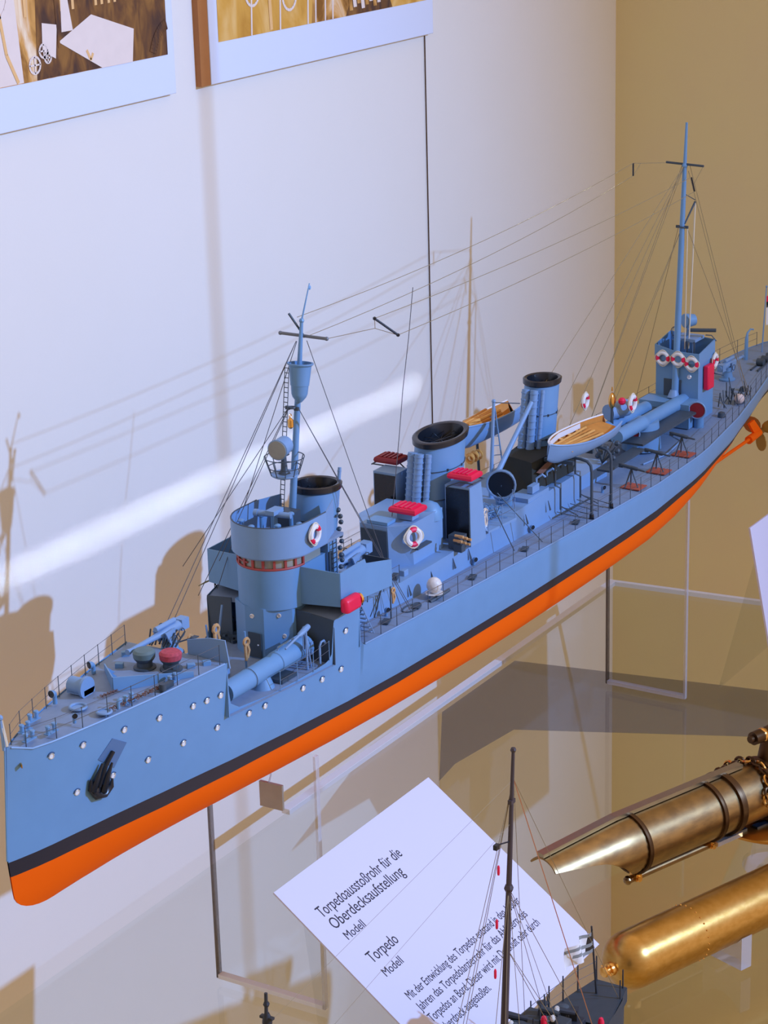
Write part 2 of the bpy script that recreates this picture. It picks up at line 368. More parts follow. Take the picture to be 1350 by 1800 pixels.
for s0,nm in ((.20,'a'),(.42,'b')):
    c=TP+A*s0
    b=B(); rr=tr+.0006; pts=[c+Sd*.032+Z*(SHELF-c.z),c-Sd*.032+Z*(SHELF-c.z),c-Sd*.032-Z*.018]
    for i in range(9):
        a=-PI+ .58+ (PI-1.16)*i/8; pts.append(c+Sd*math.cos(a)*rr+Z*math.sin(a)*rr)
    pts.append(c+Sd*.032-Z*.018)
    b.skin([[b.bm.verts.new(p-A*.009) for p in pts],[b.bm.verts.new(p+A*.009) for p in pts]]); obj('cradle_block',b,M_edge,cr,smooth=False)

# launching tube
K=Vector((.8535,-.340,-.22)); R0=.0385
TT=thing('torpedo_tube_model','aged bronze torpedo launching tube model with a spoon shaped muzzle, on a round base','torpedo tube',tuple(K+A*.22+Z*(SHELF-K.z)))
def arc_ring(b,s,r,a0,a1,n=24,th=.0022,half=None):
    """open or closed section, from angle a0 to a1 measured from +Sd through up"""
    out=[b.bm.verts.new(K+A*s+Sd*math.cos(a0+(a1-a0)*i/n)*r+Z*math.sin(a0+(a1-a0)*i/n)*r) for i in range(n+1)]
    inn=[b.bm.verts.new(K+A*s+Sd*math.cos(a1+(a0-a1)*i/n)*(r-th)+Z*math.sin(a1+(a0-a1)*i/n)*(r-th)) for i in range(n+1)]
    return out+inn
b=B(); rings=[]
# spoon: upper half shell remains, lower wall is cut away obliquely towards the tip
S0=-.222; S1=-.075
for i in range(15):
    f=i/14; s=S0+(S1-S0)*f
    h=.95+.75*f+(1.36*((f-.45)/.55)**2 if f>.45 else 0)               # half opening angle of the remaining shell about the top
    r=R0*(.74+.26*min(1,f*1.2))
    rings.append(arc_ring(b,s,r,PI/2-h,PI/2+h))
b.skin(rings); obj('spoon_muzzle',b,M_bronze,TT,ang=.8)
b=B(); b.lathe(K+A*S1,A,[(0,R0-.002),(0,R0),(.42,R0),(.42,R0-.002)],48,cap0=False); obj('barrel',b,M_bronze,TT,ang=.5)
for s,w,r in ((S1,.003,R0+.0025),(.060,.0032,R0+.0030),(.094,.0048,R0+.0038),(.165,.005,R0+.003)):
    b=B(); b.lathe(K+A*(s-w),A,[(0,R0),(0,r),(2*w*.45,r+.0008),(2*w*.55,r-.0012),(2*w,r),(2*w,R0)],48,cap0=False,cap1=False); obj('hoop',b,M_dbronze,TT,ang=.5)
for s in (S1,.060): 
    c=K+A*s-Z*(R0+.003)-Sd*.012
    b=B(); b.box(c,(.010,.012,.010),rz=math.atan2(A.y,A.x)).cone(c-Z*.002-Sd*.008,c-Z*.002+Sd*.008,.004,.004,10); obj('clamp',b,M_brass,TT)
b=B(); 
for i in range(2): pass
top=[K+A*s+Z*(R0+.0035)*(1) +Sd*.004 for s in (-.223,-.10,-.08,.0,.13)]
for i in range(4):
    r0=.72 if i==0 else 1; 
    a_,c_=top[i].copy(),top[i+1].copy()
    if i==0: a_-=Z*.0100
    b.plate([a_-Sd*.006,c_-Sd*.006,c_+Sd*.006,a_+Sd*.006],.005)
obj('guide_rail',b,mat('pale_bronze',(.40,.33,.22),.3,metal=.9,noise=.1),TT,'pale flat rail along the top')
b=B(); lo=lambda s:K+A*s-Z*(R0+.006)-Sd*.010
b.cone(lo(-.085),lo(.065),.0048,.0048,12).ball(lo(-.087),.006,10); obj('side_rod',b,M_bronze,TT)
b=B(); b.box(lo(.085)+Z*.004-Sd*.008,(.046,.012,.006),rz=math.atan2(A.y,A.x)); obj('bracket',b,mat('pale_steel',(.7,.7,.72),.25,metal=.9),TT,'pale steel bracket')
b=B(); b.box(lo(.112)-Z*.0,(.03,.010,.006),rz=math.atan2(A.y,A.x)).box(lo(.155)-Z*.002-Sd*.006,(.03,.010,.008),rz=math.atan2(A.y,A.x)); obj('latch',b,M_black,TT)
# chain draped round the barrel
def link(i,n,s,rad):
    a=PI*.95-(PI*1.25)*i/n; d=Sd*math.cos(a)+Z*math.sin(a); tdir=Sd*-math.sin(a)+Z*math.cos(a)
    c=K+A*(s+.018*math.sin(i*.25))+d*rad; nrm=d if i%2 else A
    ax2=tdir
    pts=[c+ax2*math.cos(2*PI*j/12)*.0078+ (A if i%2 else d)*math.sin(2*PI*j/12)*.0046 for j in range(12)]
    return B().tube(pts,.0019,6,True)
for i in range(22): obj('chain_link',link(i,22,.132,R0+.0045),M_dbronze if i%3 else M_brass,TT)
b=B(); b.lathe(K+A*.195-Z*(R0+.012),Z,[(0,.088),(.002,.089),(.004,.089),(.005,.086)],64); obj('turntable',b,brushed('orange_brass',(.50,.22,.04),(.62,.30,.07),(5,5,5),.35),TT,'orange brass disc turntable')
b=B(); b.lathe(K+A*.195+Z*(SHELF-K.z),Z,[(0,.04),(.006,.04),(.008,.028),(K.z-SHELF-R0-.012,.028)],40); obj('pedestal',b,M_acr,TT,'clear acrylic pedestal')
b=B(); b.box(K+A*.195-Z*(R0+.004),(.06,.06,.012),rz=math.atan2(A.y,A.x)); obj('saddle',b,M_bronze,TT)
b=B(); g=K+A*.200+Z*(R0+.036)
b.cone(g-A*.05,g+A*.06,.009,.011,16).cone(g-A*.056,g-A*.048,.005,.005,12).cone(g-A*.02-Z*.001,g-A*.02-Z*.035,.008,.014,14).box(g+A*.03-Z*.014,(.05,.02,.02),rz=math.atan2(A.y,A.x))
obj('firing_gear',b,M_dbronze,TT,'dark bronze firing gear on top')
b=B(); b.torus(g+A*.0-Z*.012,A,.012,.003).ball(g-A*.032+Z*.0,.010,12); obj('hand_wheel',b,M_brass,TT)
# ================================================================ large warship model
HX=[0,.01,.03,.05,.1,.15,.2,.3,.4,.5,.7,.9,1.1,1.3,1.5,1.65,1.75,1.85,1.95,2.0,2.03]
HY=[0.0015,.008,.018,.025,.037,.047,.056,.070,.083,.093,.102,.108,.110,.109,.100,.085,.071,.055,.036,.021,.002]
hb=lambda x: interp(x,HX,HY)
DX=[.5,.72,.86,1.0,1.12,1.3,1.46,1.65,1.75,1.85,1.96,2.03]; DZ=[.100,.094,.090,.085,.081,.074,.071,.080,.089,.098,.106,.109]
dz=lambda x: interp(x,DX,DZ)
TX=[0,.02,.08,.16,.24,.288,.2885,.291,.296,.31,.36,.44,.455,.462,.466,.4685,.47,.518,.5185,.519,.5215,.524]
TZ=[.158,.150,.152,.154,.156,.157,.150,.125,.105,.096,.093,.097,.0985,.101,.106,.144,.147,.156,.150,.110,.103,.100]
def zt(x): return interp(x,TX,TZ) if x<.524 else dz(x)
ship=thing('warship_model','large blue grey torpedo boat model with orange hull bottom, three funnels and two masts','ship model',(1.0,0,-.034))
def part(name,b,m,parent=None,label=None,**k): return obj(name,b,m,parent or ship,label,**k)
xs=sorted(set([0,.004,.008,.015,.022,.03,.04,.05,.07]+[.1+.02*i for i in range(96)]+TX+[1.97,1.98,1.99,2.0,2.01,2.02,2.026,2.03]))
xs=[x for x in xs if x<=2.03]
zw_t=lambda x: .034+.004*max(0,(x-1.3)/.4); zw_b=lambda x: zw_t(x)-(.017 if x<.2 else .0115 if x>.5 else .017-(x-.2)/.3*.0055)*(1 if x<1.3 else max(.3,1-(x-1.3)/.5))
def hwl(x):   # half breadth at the waterline
    f=interp(x,[0,.1,.3,.6,1.2,1.45,1.65,1.8,1.9,2.0],[.5,.62,.82,.95,1,.97,.86,.66,.42,.2]); return hb(x)*f
def stem(z): 
    if z>.034: return -.011*(1-(z-.034)/.124)
    if z>-.004: return -.011+.004*(.034-z)/.038
    t=(-.004-z)/.030; return -.007+.062*(1-math.sqrt(max(0,1-t*t)))
def sx(x,z): return x+stem(z)*max(0,1-x/.12)
def loft(cols,side,closed=True):
    """cols: list of rows per station; both sides"""
    b=B()
    for s in (-1,1):
        V=[[b.bm.verts.new((p[0],s*p[1],p[2])) for p in col] for col in cols]
        for i in range(len(V)-1):
            for j in range(len(V[i])-1): b._f([V[i][j],V[i+1][j],V[i+1][j+1],V[i][j+1]])
    bmesh.ops.remove_doubles(b.bm,verts=b.bm.verts,dist=1e-6)
    return b
cols=[]
for x in xs:
    z0,z1=zw_t(x),zt(x); y0,y1=hwl(x),hb(x); col=[]
    for j in range(9):
        t=j/8; z=z0+(z1-z0)*t; tt=max(0,min(1,(z-z0)/((.155 if x<.524 else z1)-z0)))
        e=interp(x,[0,.3,.6,1.5,1.9],[1.3,.9,.55,.5,.7])
        y=y0+(y1-y0)*(tt**e)
        if j==8 and .524<x<2.0: y-=.001
        col.append((sx(x,z),y,z))
    cols.append(col)
hull=part('hull_side',loft(cols,0),M_paint,ang=.5)
cols=[[ (sx(x,z),hwl(x)*(1-.01*k),z) for k,z in enumerate((zw_b(x),(zw_b(x)+zw_t(x))/2,zw_t(x)))][::1] for x in xs]
part('waterline_band',loft(cols,0),M_boot,label='black band along the waterline')
def under(x):
    zb=zw_b(x); zk=interp(x,[0,1.40,1.55,1.68,1.78,2.03],[-.034,-.034,-.016,.010,.030,.036]); zk=min(zk,zb-.001); y0=hwl(x)*.99
    pw=interp(x,[0,.15,.4,.8,1.3,1.6,1.9],[1.5,1.6,2.2,3.0,2.8,1.9,1.3]); out=[]
    for j in range(13):
        a=PI/2*j/12; yy=y0*(math.cos(a)**(2/pw)); z=zb-(zb-zk)*(math.sin(a)**(2/pw))
        if x<.06: zz=z
        out.append((sx(x,z),yy,z))
    return out
part('hull_bottom',loft([under(x) for x in xs],0),M_orange,label='bright orange underwater hull',ang=.8)
# rubbing strip shade line, stem bar
part('stem_bar',B().tube([(stem(z)-.0005,0,z) for z in (.158,.12,.08,.05,.036)],.0012,6),M_paint)
def deck(name,x0,x1,zf,m,inset=.001,bul=0):
    b=B(); n=max(2,int((x1-x0)/.02)); pr=None
    for i in range(n+1):
        x=x0+(x1-x0)*i/n; y=max(.0005,hb(x)-inset); z=zf(x)
        row=[b.bm.verts.new((x+ (stem(z)*max(0,1-x/.12)),yy,z+cz)) for yy,cz in ((-y,0),(-y*.5,.0015),(0,.002),(y*.5,.0015),(y,0))]
        if pr:
            for j in range(4): b._f([pr[j],row[j],row[j+1],pr[j+1]])
        pr=row
    return part(name,b,m)
deck('forecastle_deck',0.003,.288,lambda x:zt(x)-.0015,M_deck)
deck('well_deck',.288,.47,lambda x:.0925,M_deck)
deck('bridge_deck',.469,.5185,lambda x:zt(x)-.001,M_deck)
deck('main_deck',.5185,2.028,lambda x:dz(x)-.001,M_deck)
b=B(); b.plate([(.2885,-hb(.2885)+.001,.092),(.2885,hb(.2885)-.001,.092),(.2885,hb(.2885)-.001,.1555),(.2885,-hb(.2885)+.001,.1555)],.0015); part('forecastle_bulkhead',b,M_paint)
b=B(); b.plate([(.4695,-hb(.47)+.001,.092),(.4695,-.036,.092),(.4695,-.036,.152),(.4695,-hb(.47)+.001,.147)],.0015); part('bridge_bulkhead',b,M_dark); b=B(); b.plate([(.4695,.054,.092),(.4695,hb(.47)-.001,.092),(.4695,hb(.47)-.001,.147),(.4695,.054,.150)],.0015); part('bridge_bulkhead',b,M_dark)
b=B(); b.plate([(.5185,-hb(.5185)+.001,.098),(.5185,hb(.5185)-.001,.098),(.5185,hb(.5185)-.001,.155),(.5185,-hb(.5185)+.001,.155)],.0015); part('aft_bulkhead',b,M_paint)
b=B(); b.plate([(.2895,-.071,.150),(.2895,-.066,.182),(.2895,-.045,.181),(.2895,-.015,.174),(.2895,-.015,.150)],.0014); part('gun_screen',b,M_light)
# gunwale mouldings
part('gunwale',B().tube([(x+stem(zt(x))*max(0,1-x/.12),-hb(x),zt(x)) for x in [.004+.02*i for i in range(15)]],.0012,6),M_light)
part('gunwale',B().tube([(x,-hb(x),zt(x)) for x in [.526+.025*i for i in range(60)] if x<2.02],.0011,6),M_light)

# portholes
M_edgeblue=mat('dark_blue_trim',(.05,.10,.20),.6)  # dark blue of the porthole eyebrows
def nrm(x,z):
    t=(z-.034)/.121; e=.004
    y=lambda x_: hwl(x_)+(hb(x_)-hwl(x_))*(max(0,min(1,t))**interp(x_,[0,.3,.6,1.5,1.9],[1.3,.9,.55,.5,.7]))
    yy=y(x); d=(y(x+e)-y(x-e))/(2*e); return yy,Vector((d,-1,0)).normalized()*-1*-1
def hullpt(x,z):
    y,_=nrm(x,z); d=(nrm(x+.004,z)[0]-nrm(x-.004,z)[0])/.008
    sh=stem(z)*max(0,1-x/.12)
    return Vector((x+sh,-y,z)),Vector((-d,-1,-.12)).normalized()
for x,z in [(.045,.135),(.084,.133),(.138,.131),(.187,.127),(.237,.123),(.258,.122),(.279,.121),(.276,.083),(.225,.083),(.174,.082),(.125,.082),(.079,.081),(.326,.082),(.352,.082),(.416,.081),(.45,.080),(.484,.081),(.491,.127)]:
    p,n=hullpt(x,z)
    b=B(); b.torus(p+n*.0004,n,.0029,.0008,18,6); po=part('porthole',b,M_silver)
    part('porthole_glass',B().cone(p-n*.001,p+n*.0006,.0028,.0028,16),M_white,po,'bright round pane')
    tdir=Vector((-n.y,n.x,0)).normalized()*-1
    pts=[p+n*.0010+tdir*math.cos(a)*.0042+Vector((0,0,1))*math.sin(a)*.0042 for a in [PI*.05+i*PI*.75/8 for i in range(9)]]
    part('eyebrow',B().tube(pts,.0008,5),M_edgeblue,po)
# anchor in its recess
p,n=hullpt(.118,.103); tx=Vector((-n.y,n.x,0)).normalized()*-1; up=Vector((0,0,1))
def hp(u,v,o=.0): 
    q,nn=hullpt(p.x+u,p.z+v); return q+nn*o
b=B(); b.plate([hp(-.014,.006,.0002),hp(.008,-.012,.0002),hp(.024,.012,.0002),hp(.004,.024,.0002)],.0008); part('anchor_recess',b,mat('recess_paint',(.09,.18,.34),.5),label='darker angular recess plate')
b=B(); b.tube([hp(-.014,-.024,.004),hp(-.006,-.002,.004),hp(.004,.010,.003)],.0022,8)
b.tube([hp(-.024,-.012,.003),hp(-.024,-.024,.003),hp(-.016,-.034,.003),hp(-.006,-.036,.003),hp(.003,-.030,.003),hp(.004,-.022,.003)],[.0015,.003,.0045,.0045,.003,.0012],8)
b.tube([hp(-.022,-.026,.004),hp(-.017,-.010,.005),hp(-.011,.002,.004)],[.004,.003,.0012],8).tube([hp(-.008,-.032,.004),hp(-.004,-.014,.005),hp(.002,-.002,.004)],[.004,.003,.0012],8)
b.ball(hp(-.014,-.030,.001),.009,14,(1,.35,.8)); part('anchor',b,M_black,label='black stockless anchor')
# name plate and bow fittings
b=B(); b.box(hp(-.105,.033,.0003),(.010,.0012,.004),rz=.9); part('name_plate',b,M_brass,label='tiny worn metal name plate at the bow')
b=B(); b.cone((-.002,0,.155),(-.004,0,.190),.0018,.0015,8).ball((-.004,0,.191),.0032,10); js=part('jackstaff',b,M_light)
part('lashing',B().cone((.002,0,.158),(-.001,.0,.187),.0022,.0006,6).tube([(-.002,-.004,.160),(-.004,0,.188)],.0005).tube([(.004,.004,.160),(-.004,0,.188)],.0005),M_rope,js,'cream cord stays')

# railings --------------------------------------------------------
def rail(pts,h=.0225,wires=(1.0,.52),post=None,name='railing',r=.00055,m=M_paint):
    b=B()
    for f in wires: b.tube([(x,y,z+h*f) for x,y,z in pts],.00032,4)
    R_=part(name,b,M_wire)
    for x,y,z in pts: obj('stanchion',B().cone((x,y,z-.001),(x,y,z+h),r,r*.8,6).ball((x,y,z+h),r*1.3,6),m,R_)
    return R_
def edge(xa,xb,st,s,ins=.003):
    n=max(1,round((xb-xa)/st)); return [(xa+(xb-xa)*i/n+0.0,s*(hb(xa+(xb-xa)*i/n)-ins),zt(xa+(xb-xa)*i/n)) for i in range(n+1)]
rail(edge(.02,.28,.033,-1),m=M_dark); rail(edge(.02,.28,.03,1),m=M_dark)
rail(edge(.375,.462,.029,-1),m=M_paint)
rail(edge(.53,1.90,.0345,-1),m=M_dark); rail(edge(.53,1.98,.052,1),m=M_dark)

# forecastle fittings ----------------------------------------------
Zf=.155
b=B()
ap=(.168,-.006); b.plate([(ap[0],ap[1],Zf),(.243,-.056,Zf),(.243,-.056,Zf+.006),(ap[0],ap[1],Zf+.017)],.0013)
b.plate([(ap[0],ap[1],Zf),(.212,.040,Zf),(.212,.040,Zf+.008),(ap[0],ap[1],Zf+.017)],.0013)
for f in (.2,.4,.6,.8):
    x=.168+.044*f; y=-.006+.046*f; b.plate([(x,y,Zf),(x+.010,y-.004,Zf),(x,y,Zf+.014-.006*f)],.0008)
part('breakwater',b,M_paint,ang=.3)
def bollard(x,y,z=Zf,k=1,nm='bollard'):
    b=B()
    for s in (-1,1): b.cone((x+s*.005*k,y,z),(x+s*.005*k,y,z+.008*k),.0022*k,.0022*k,10).cone((x+s*.005*k,y,z+.0075*k),(x+s*.005*k,y,z+.009*k),.003*k,.0025*k,10)
    b.box((x,y,z+.0006),(.017*k,.006*k,.0012)); return part(nm,b,M_paint)
for q in ((.045,.012),(.07,.022),(.03,-.006),(.055,-.014),(.22,-.045),(.155,-.036)): bollard(*q)
def vent(x,y,z,h,r,dirv,m=M_paint,inner=M_dred,name='cowl_vent'):
    d=Vector(dirv).normalized(); b=B(); pts=[(x,y,z),(x,y,z+h*.45)];rad=[r*.62,r*.62]
    for i in range(1,6):
        a=PI/2*i/5; pts.append(Vector((x,y,z+h*.45))+d*(r*.9*(1-math.cos(a)))+Vector((0,0,1))*math.sin(a)*r*1.1); rad.append(r*(.62+.36*i/5))
    end=pts[-1]+d*r*.35; pts.append(end); rad.append(r*1.04)
    b.tube(pts,rad,18); v=part(name,b,m)
    part('vent_mouth',B().lathe(end+d*.0003,d,[(0,r*.93),(.0003,r*.93),(-r*.5,r*.45)],18),inner,v,'red painted mouth' if inner!=M_black else 'dark open mouth')
    part('vent_rim',B().torus(end,d,r*1.0,r*.09,20,6),M_light,v); return v
vent(.085,-.020,Zf,.013,.003,(-.6,-.8,0),inner=M_black); vent(.115,.030,Zf,.018,.004,(-1,0,0),inner=M_black); vent(.135,-.038,Zf,.012,.003,(1,0,0),inner=M_black)
vent(.20,.046,Zf,.014,.004,(-1,.3,0),inner=M_black)
b=B(); b.cone((.150,.016,Zf+.008),(.150,.036,Zf+.008),.009,.009,18).cone((.150,.014,Zf+.008),(.150,.017,Zf+.008),.012,.012,18).box((.153,.026,Zf+.003),(.018,.024,.006)); part('anchor_winch',b,M_light)
b=B(); b.torus((.117,.001,Zf+.0015),(0,0,1),.0085,.0016).cone((.117,.001,Zf),(.117,.001,Zf+.001),.008,.008,20); part('hatch_ring',b,M_light)
b=B(); b.torus((.120,-.031,Zf+.0015),(0,0,1),.0075,.0014).cone((.120,-.031,Zf),(.120,-.031,Zf+.001),.007,.007,20); part('hatch_ring',b,M_light)
b=B()
for i in range(34): 
    t=i/33; x=.128+.085*t; y=-.034-.012*t+.0015*math.sin(i*1.7); b.torus((x,y,Zf+.0022),(0,.8,1) if i%2 else (.2,-.8,1),.0021,.0006,8,4)
for i in range(24):
    t=i/23; b.torus((.15+.05*t,-.004-.004*math.sin(t*4),Zf+.002),(0,.8,1) if i%2 else (.2,-.8,1),.0019,.0005,8,4)
ch=part('anchor_chain',b,M_rust,label='rusty brown chain on the forecastle'); 
b=B(); b.box((.205,-.049,Zf+.003),(.016,.006,.006)).cone((.196,-.050,Zf),(.196,-.050,Zf+.008),.004,.004,12); part('chain_stopper',b,M_dark)
def capstan(x,y,top,m2):
    b=B(); b.lathe((x,y,Zf),(0,0,1),[(0,.0125),(.003,.0125),(.004,.009),(.009,.0085),(.012,.011),(.014,.012)],24); c_=part('capstan',b,M_dark)
    part('capstan_top',B().lathe((x,y,Zf+.014),(0,0,1),[(0,.012),(.006,.0125),(.0085,.010),(.009,.003)],24),m2,c_,top)
capstan(.236,.004,'grey green drum head',mat('green_grey',(.12,.19,.20),.6,noise=.2)); capstan(.246,-.024,'dusty red drum head',mat('faded_red',(.45,.06,.09),.7,noise=.5,nscale=300))
def gun(x,y,z,d,L,r,shield=True,elev=.04,name='deck_gun',k=1.0):
    d=Vector((d[0],d[1],elev)).normalized(); s=Vector((-d.y,d.x,0)).normalized(); u=Vector((0,0,1)); g=Vector((x,y,z+.026*k))
    b=B(); b.lathe((x,y,z),u,[(0,.014*k),(.002*k,.014*k),(.004*k,.010*k),(.018*k,.007*k),(.022*k,.007*k)],20); G=part(name,b,M_paint)
    part('barrel',B().lathe(g-d*.018*k,d,[(0,.0055*k),(.018*k,.0058*k),(.030*k,.0048*k),(.034*k,.0036*k),(L*.6,.0030*k),(L,.0024*k),(L,.0032*k),(L+.003*k,.0032*k)],14),M_light,G)
    part('breech',B().box(g-d*.022*k,(.012*k,.011*k,.012*k),rz=math.atan2(d.y,d.x)).cone(g-d*.03*k,g-d*.022*k,.004*k,.004*k,10),M_light,G)
    b=B(); b.plate([g+s*.008*k-u*.012*k,g+s*.008*k+u*.004*k,g+s*.008*k+d*.016*k+u*.003*k,g+s*.008*k+d*.008*k-u*.012*k],.002*k)
    b.plate([g-s*.008*k-u*.012*k,g-s*.008*k+u*.004*k,g-s*.008*k+d*.016*k+u*.003*k,g-s*.008*k+d*.008*k-u*.012*k],.002*k)
    b.cone(g+u*.008*k-d*.01*k,g+u*.008*k+d*.022*k,.0028*k,.0028*k,10); part('cradle',b,M_light,G)
    b=B(); b.torus(g+s*.014*k-d*.004*k-u*.002*k,s,.005*k,.0006*k,14,5).torus(g+s*.013*k+d*.006*k-u*.006*k,(s+u*.3),.004*k,.0006*k,14,5).torus(g-s*.014*k-d*.004*k-u*.002*k,s,.005*k,.0006*k,14,5); part('hand_wheel',b,M_dark,G)
    part('seat',B().box(g+s*.018*k-d*.02*k-u*.012*k,(.008*k,.006*k,.001*k)).cone(g+s*.018*k-d*.02*k-u*.012*k,g-d*.006*k-u*.018*k,.0008*k,.0008*k,6),M_dark,G)
    return G
gun(.300-.0,.018,.148,(-1,.03),.088,1,elev=-.02,k=1.05)
b=B(); b.cone((.300,.018,.090),(.300,.018,.149),.016,.016,20); part('gun_pedestal',b,M_dark)
# well deck ----------------------------------------------------------
def ttube(x0,x1,y,z,r,aft=False,name='torpedo_tube'):
    b=B(); L=x1-x0
    b.lathe((x0,y,z),(1,0,0),[(0,r*.8),(0,r),(L*.28,r),(L*.285,r*1.06),(L*.30,r*1.06),(L*.305,r),(L*.62,r),(L*.625,r*1.1),(L*.64,r*1.1),(L*.97,r*1.1),(L*.975,r*1.2),(L,r*1.2),(L*1.01,r*.9)],24)
    t_=part(name,b,M_paint,ang=.5)
    b=B(); b.tube([(x0+L*.66,y,z+r*1.05),(x0+L*.66,y,z+r*1.4),(x0+L*.97,y,z+r*1.4),(x0+L*.97,y,z+r*1.1)],r*.10,6); part('top_rail',b,M_light,t_)
    b=B(); b.cone((x0+L*.45,y,z-r-.010),(x0+L*.45,y,z-r*.6),r*1.3,r*.8,16); part('pivot',b,M_paint,t_)
    part('tube_strap',B().torus((x0+L*.29,y,z),(1,0,0),r*1.03,r*.07,24,6),M_dark,t_)
    b=B(); b.box((x1-L*.02,y-r*.9,z),(L*.03,r*.5,r*1.3)); part('breech_door',b,M_light,t_)
    return t_
ttube(.303,.462,-.052,.1125,.0115)
b=B(); b.box((.405,-.058,.0955),(.030,.022,.004)); part('tube_chock',b,M_dark)
b=B(); b.lathe((.445,-.070,.145),(-1,-.05,-.18),[(0,.0032),(.008,.0036),(.02,.003),(.022,.0016),(.052,.0012)],10); ag=part('light_gun',b,M_light,label='small slim gun beside the bridge front')
part('gun_post',B().cone((.440,-.070,.094),(.440,-.070,.142),.0016,.0012,8).cone((.448,-.070,.094),(.440,-.070,.138),.0010,.0010,8).plate([(.437,-.067,.118),(.444,-.067,.118),(.443,-.067,.146),(.438,-.067,.146)],.001),M_light,ag)
b=B(); b.tube([(.455,-.078,.097),(.455,-.078,.118),(.458,-.078,.1225),(.464,-.078,.1225),(.467,-.078,.118)],.0013,8); part('hand_rail',b,M_light)
b=B(); b.box((.372,.005,.104),(.018,.018,.022)); part('locker',b,M_light,bevel=.001)
b=B(); b.box((.352,.045,.100),(.03,.02,.014)); part('locker',b,M_dark,bevel=.001)
def coil(p,m=M_tan,k=1):
    x,y,z=p; b=B()
    b.torus((x,y,z+.018*k),(.2,1,.1),.0032*k,.0018*k,14,6,1.2).tube([(x-.002*k,y,z+.014*k),(x-.003*k,y-.001,z+.006*k),(x-.001*k,y,z-.002*k)],.0018*k,6).tube([(x+.002*k,y,z+.014*k),(x+.003*k,y-.001,z+.008*k),(x+.001*k,y,z)],.0018*k,6)
    return part('rope_coil',b,m,label='tan coil of rope hanging up')
coil((.390,.020,.122),k=1.25); part('post',B().cone((.392,.021,.095),(.390,.021,.150),.002,.0018,8),M_light)
coil((.4035,-.012,.110),k=1.1); part('post',B().cone((.404,-.010,.095),(.404,-.010,.142),.0013,.0013,8),M_paint)
part('post',B().cone((.43,.050,.095),(.445,.05,.15),.0016,.0013,8).cone((.43,.060,.095),(.425,.06,.13),.0012,.0012,8),M_light)
coil((.375,.046,.118),k=.9)
b=B()
for i in range(14): b.box((.47+.004*(i%2),.075-.002*i,.096+.003*(i%4)),(.012,.004,.003),rz=i*.5)
part('stowed_gear',b,M_dark)

# bridge --------------------------------------------------------------
b=B(); b.prism([(.440,-.012),(.440,.014),(.455,.038),(.53,.040),(.53,-.040),(.462,-.037)],.093,.157); part('bridge_house',b,M_paint,ang=.3)
b=B(); b.plate([(.4387,.010,.096),(.4387,-.008,.096),(.4387,-.008,.126),(.4387,.010,.126)],.001); dr=part('door',b,M_dark)
part('door_handle',B().ball((.438,-.004,.112),.0012,8),M_silver,dr)
for p_ in ((.4395,.004,.146),(.451,-.026,.148),(.455,-.030,.122)): part('scuttle',B().torus(p_,(-1,-.3,0),.0022,.0007,14,5).cone((p_[0]+.001,p_[1],p_[2]),(p_[0]-.0004,p_[1],p_[2]),.002,.002,12),M_silver)
def halfround(cx,r,xa,n=18,sy=1):
    pts=[(xa,-r*sy)]+[(cx-math.cos(a)*r,math.sin(a)*r*sy) for a in [-PI/2+PI*i/n for i in range(n+1)]]+[(xa,r*sy)]; return pts
b=B(); b.prism(halfround(.482,.0425,.530),.155,.2035); part('wheelhouse',b,M_paint,ang=.4)
wf=B(); wf.prism(halfround(.482,.0405,.520),.2035,.2185); wh=part('window_band',wf,mat('bridge_glass',(.30,.32,.28),.1,spec=.8),ang=.4)
b=B()
for i in range(11):
    a=-PI/2+PI*i/10; b.box((.482-math.cos(a)*.0418,math.sin(a)*.0418,.211),(.0016,.0030,.0155),rz=-a)
b.tube([(.482-math.cos(a)*.0418,math.sin(a)*.0418,.2045) for a in [-PI/2+PI*i/18 for i in range(19)]],.0015,6)
b.tube([(.482-math.cos(a)*.0418,math.sin(a)*.0418,.2175) for a in [-PI/2+PI*i/18 for i in range(19)]],.0013,6)
b.tube([(.482-math.cos(a)*.0418,math.sin(a)*.0418,.211) for a in [-PI/2+PI*i/18 for i in range(10,19)]],.0011,6)
part('window_frames',b,mat('red_brown_frame',(.40,.06,.05),.5,noise=.3),label='red brown window frames of the wheelhouse')
# open top drum with thin wall
R_=.0485; pl=halfround(.4845,R_,.522)
b=B(); zz=[.2555]+[.2545]*19+[.2555]; b.wall(pl,.2185,.2560,.0016); nb=part('navigation_bulwark',b,M_light,ang=.5)
b=B(); b.prism(halfround(.4845,R_-.001,.560),.2165,.2200); part('navigation_deck',b,M_deck,ang=.4)
b=B(); b.plate([(.522,-R_,.2185),(.556,-R_+.012,.2185),(.556,-R_+.012,.2600),(.522,-R_,.2560)],.0014); part('bulwark_wing',b,M_light); b=B(); b.plate([(.522,R_,.2185),(.556,R_-.012,.2185),(.556,R_-.012,.2560),(.522,R_,.2560)],.0014); part('bulwark_wing',b,M_light)
part('bulwark_rim',B().tube([(x,y,.2562) for x,y in pl],.0009,6),M_dark)
b=B(); b.cone((.470,.012,.262),(.478,-.030,.262),.0036,.0036,14).cone((.4695,.015,.262),(.4702,.010,.262),.0044,.0044,14).box((.474,-.010,.266),(.020,.012,.005)); 
rf=part('range_finder',b,M_light,label='range finder tube on the bridge')
part('instrument_post',B().cone((.474,-.009,.2195),(.474,-.009,.262),.0045,.004,12),M_paint,rf)
for x,y,h in ((.455,.010,.030),(.462,-.022,.034),(.490,.020,.032),(.488,-.034,.030),(.500,-.015,.036),(.458,.026,.034)):
    b=B(); b.cone((x,y,.2195),(x,y,.2195+h),.0026,.0022,10).ball((x,y,.2195+h),.0042,10,(1,1,.6)); part('instrument_stand',b,M_paint)
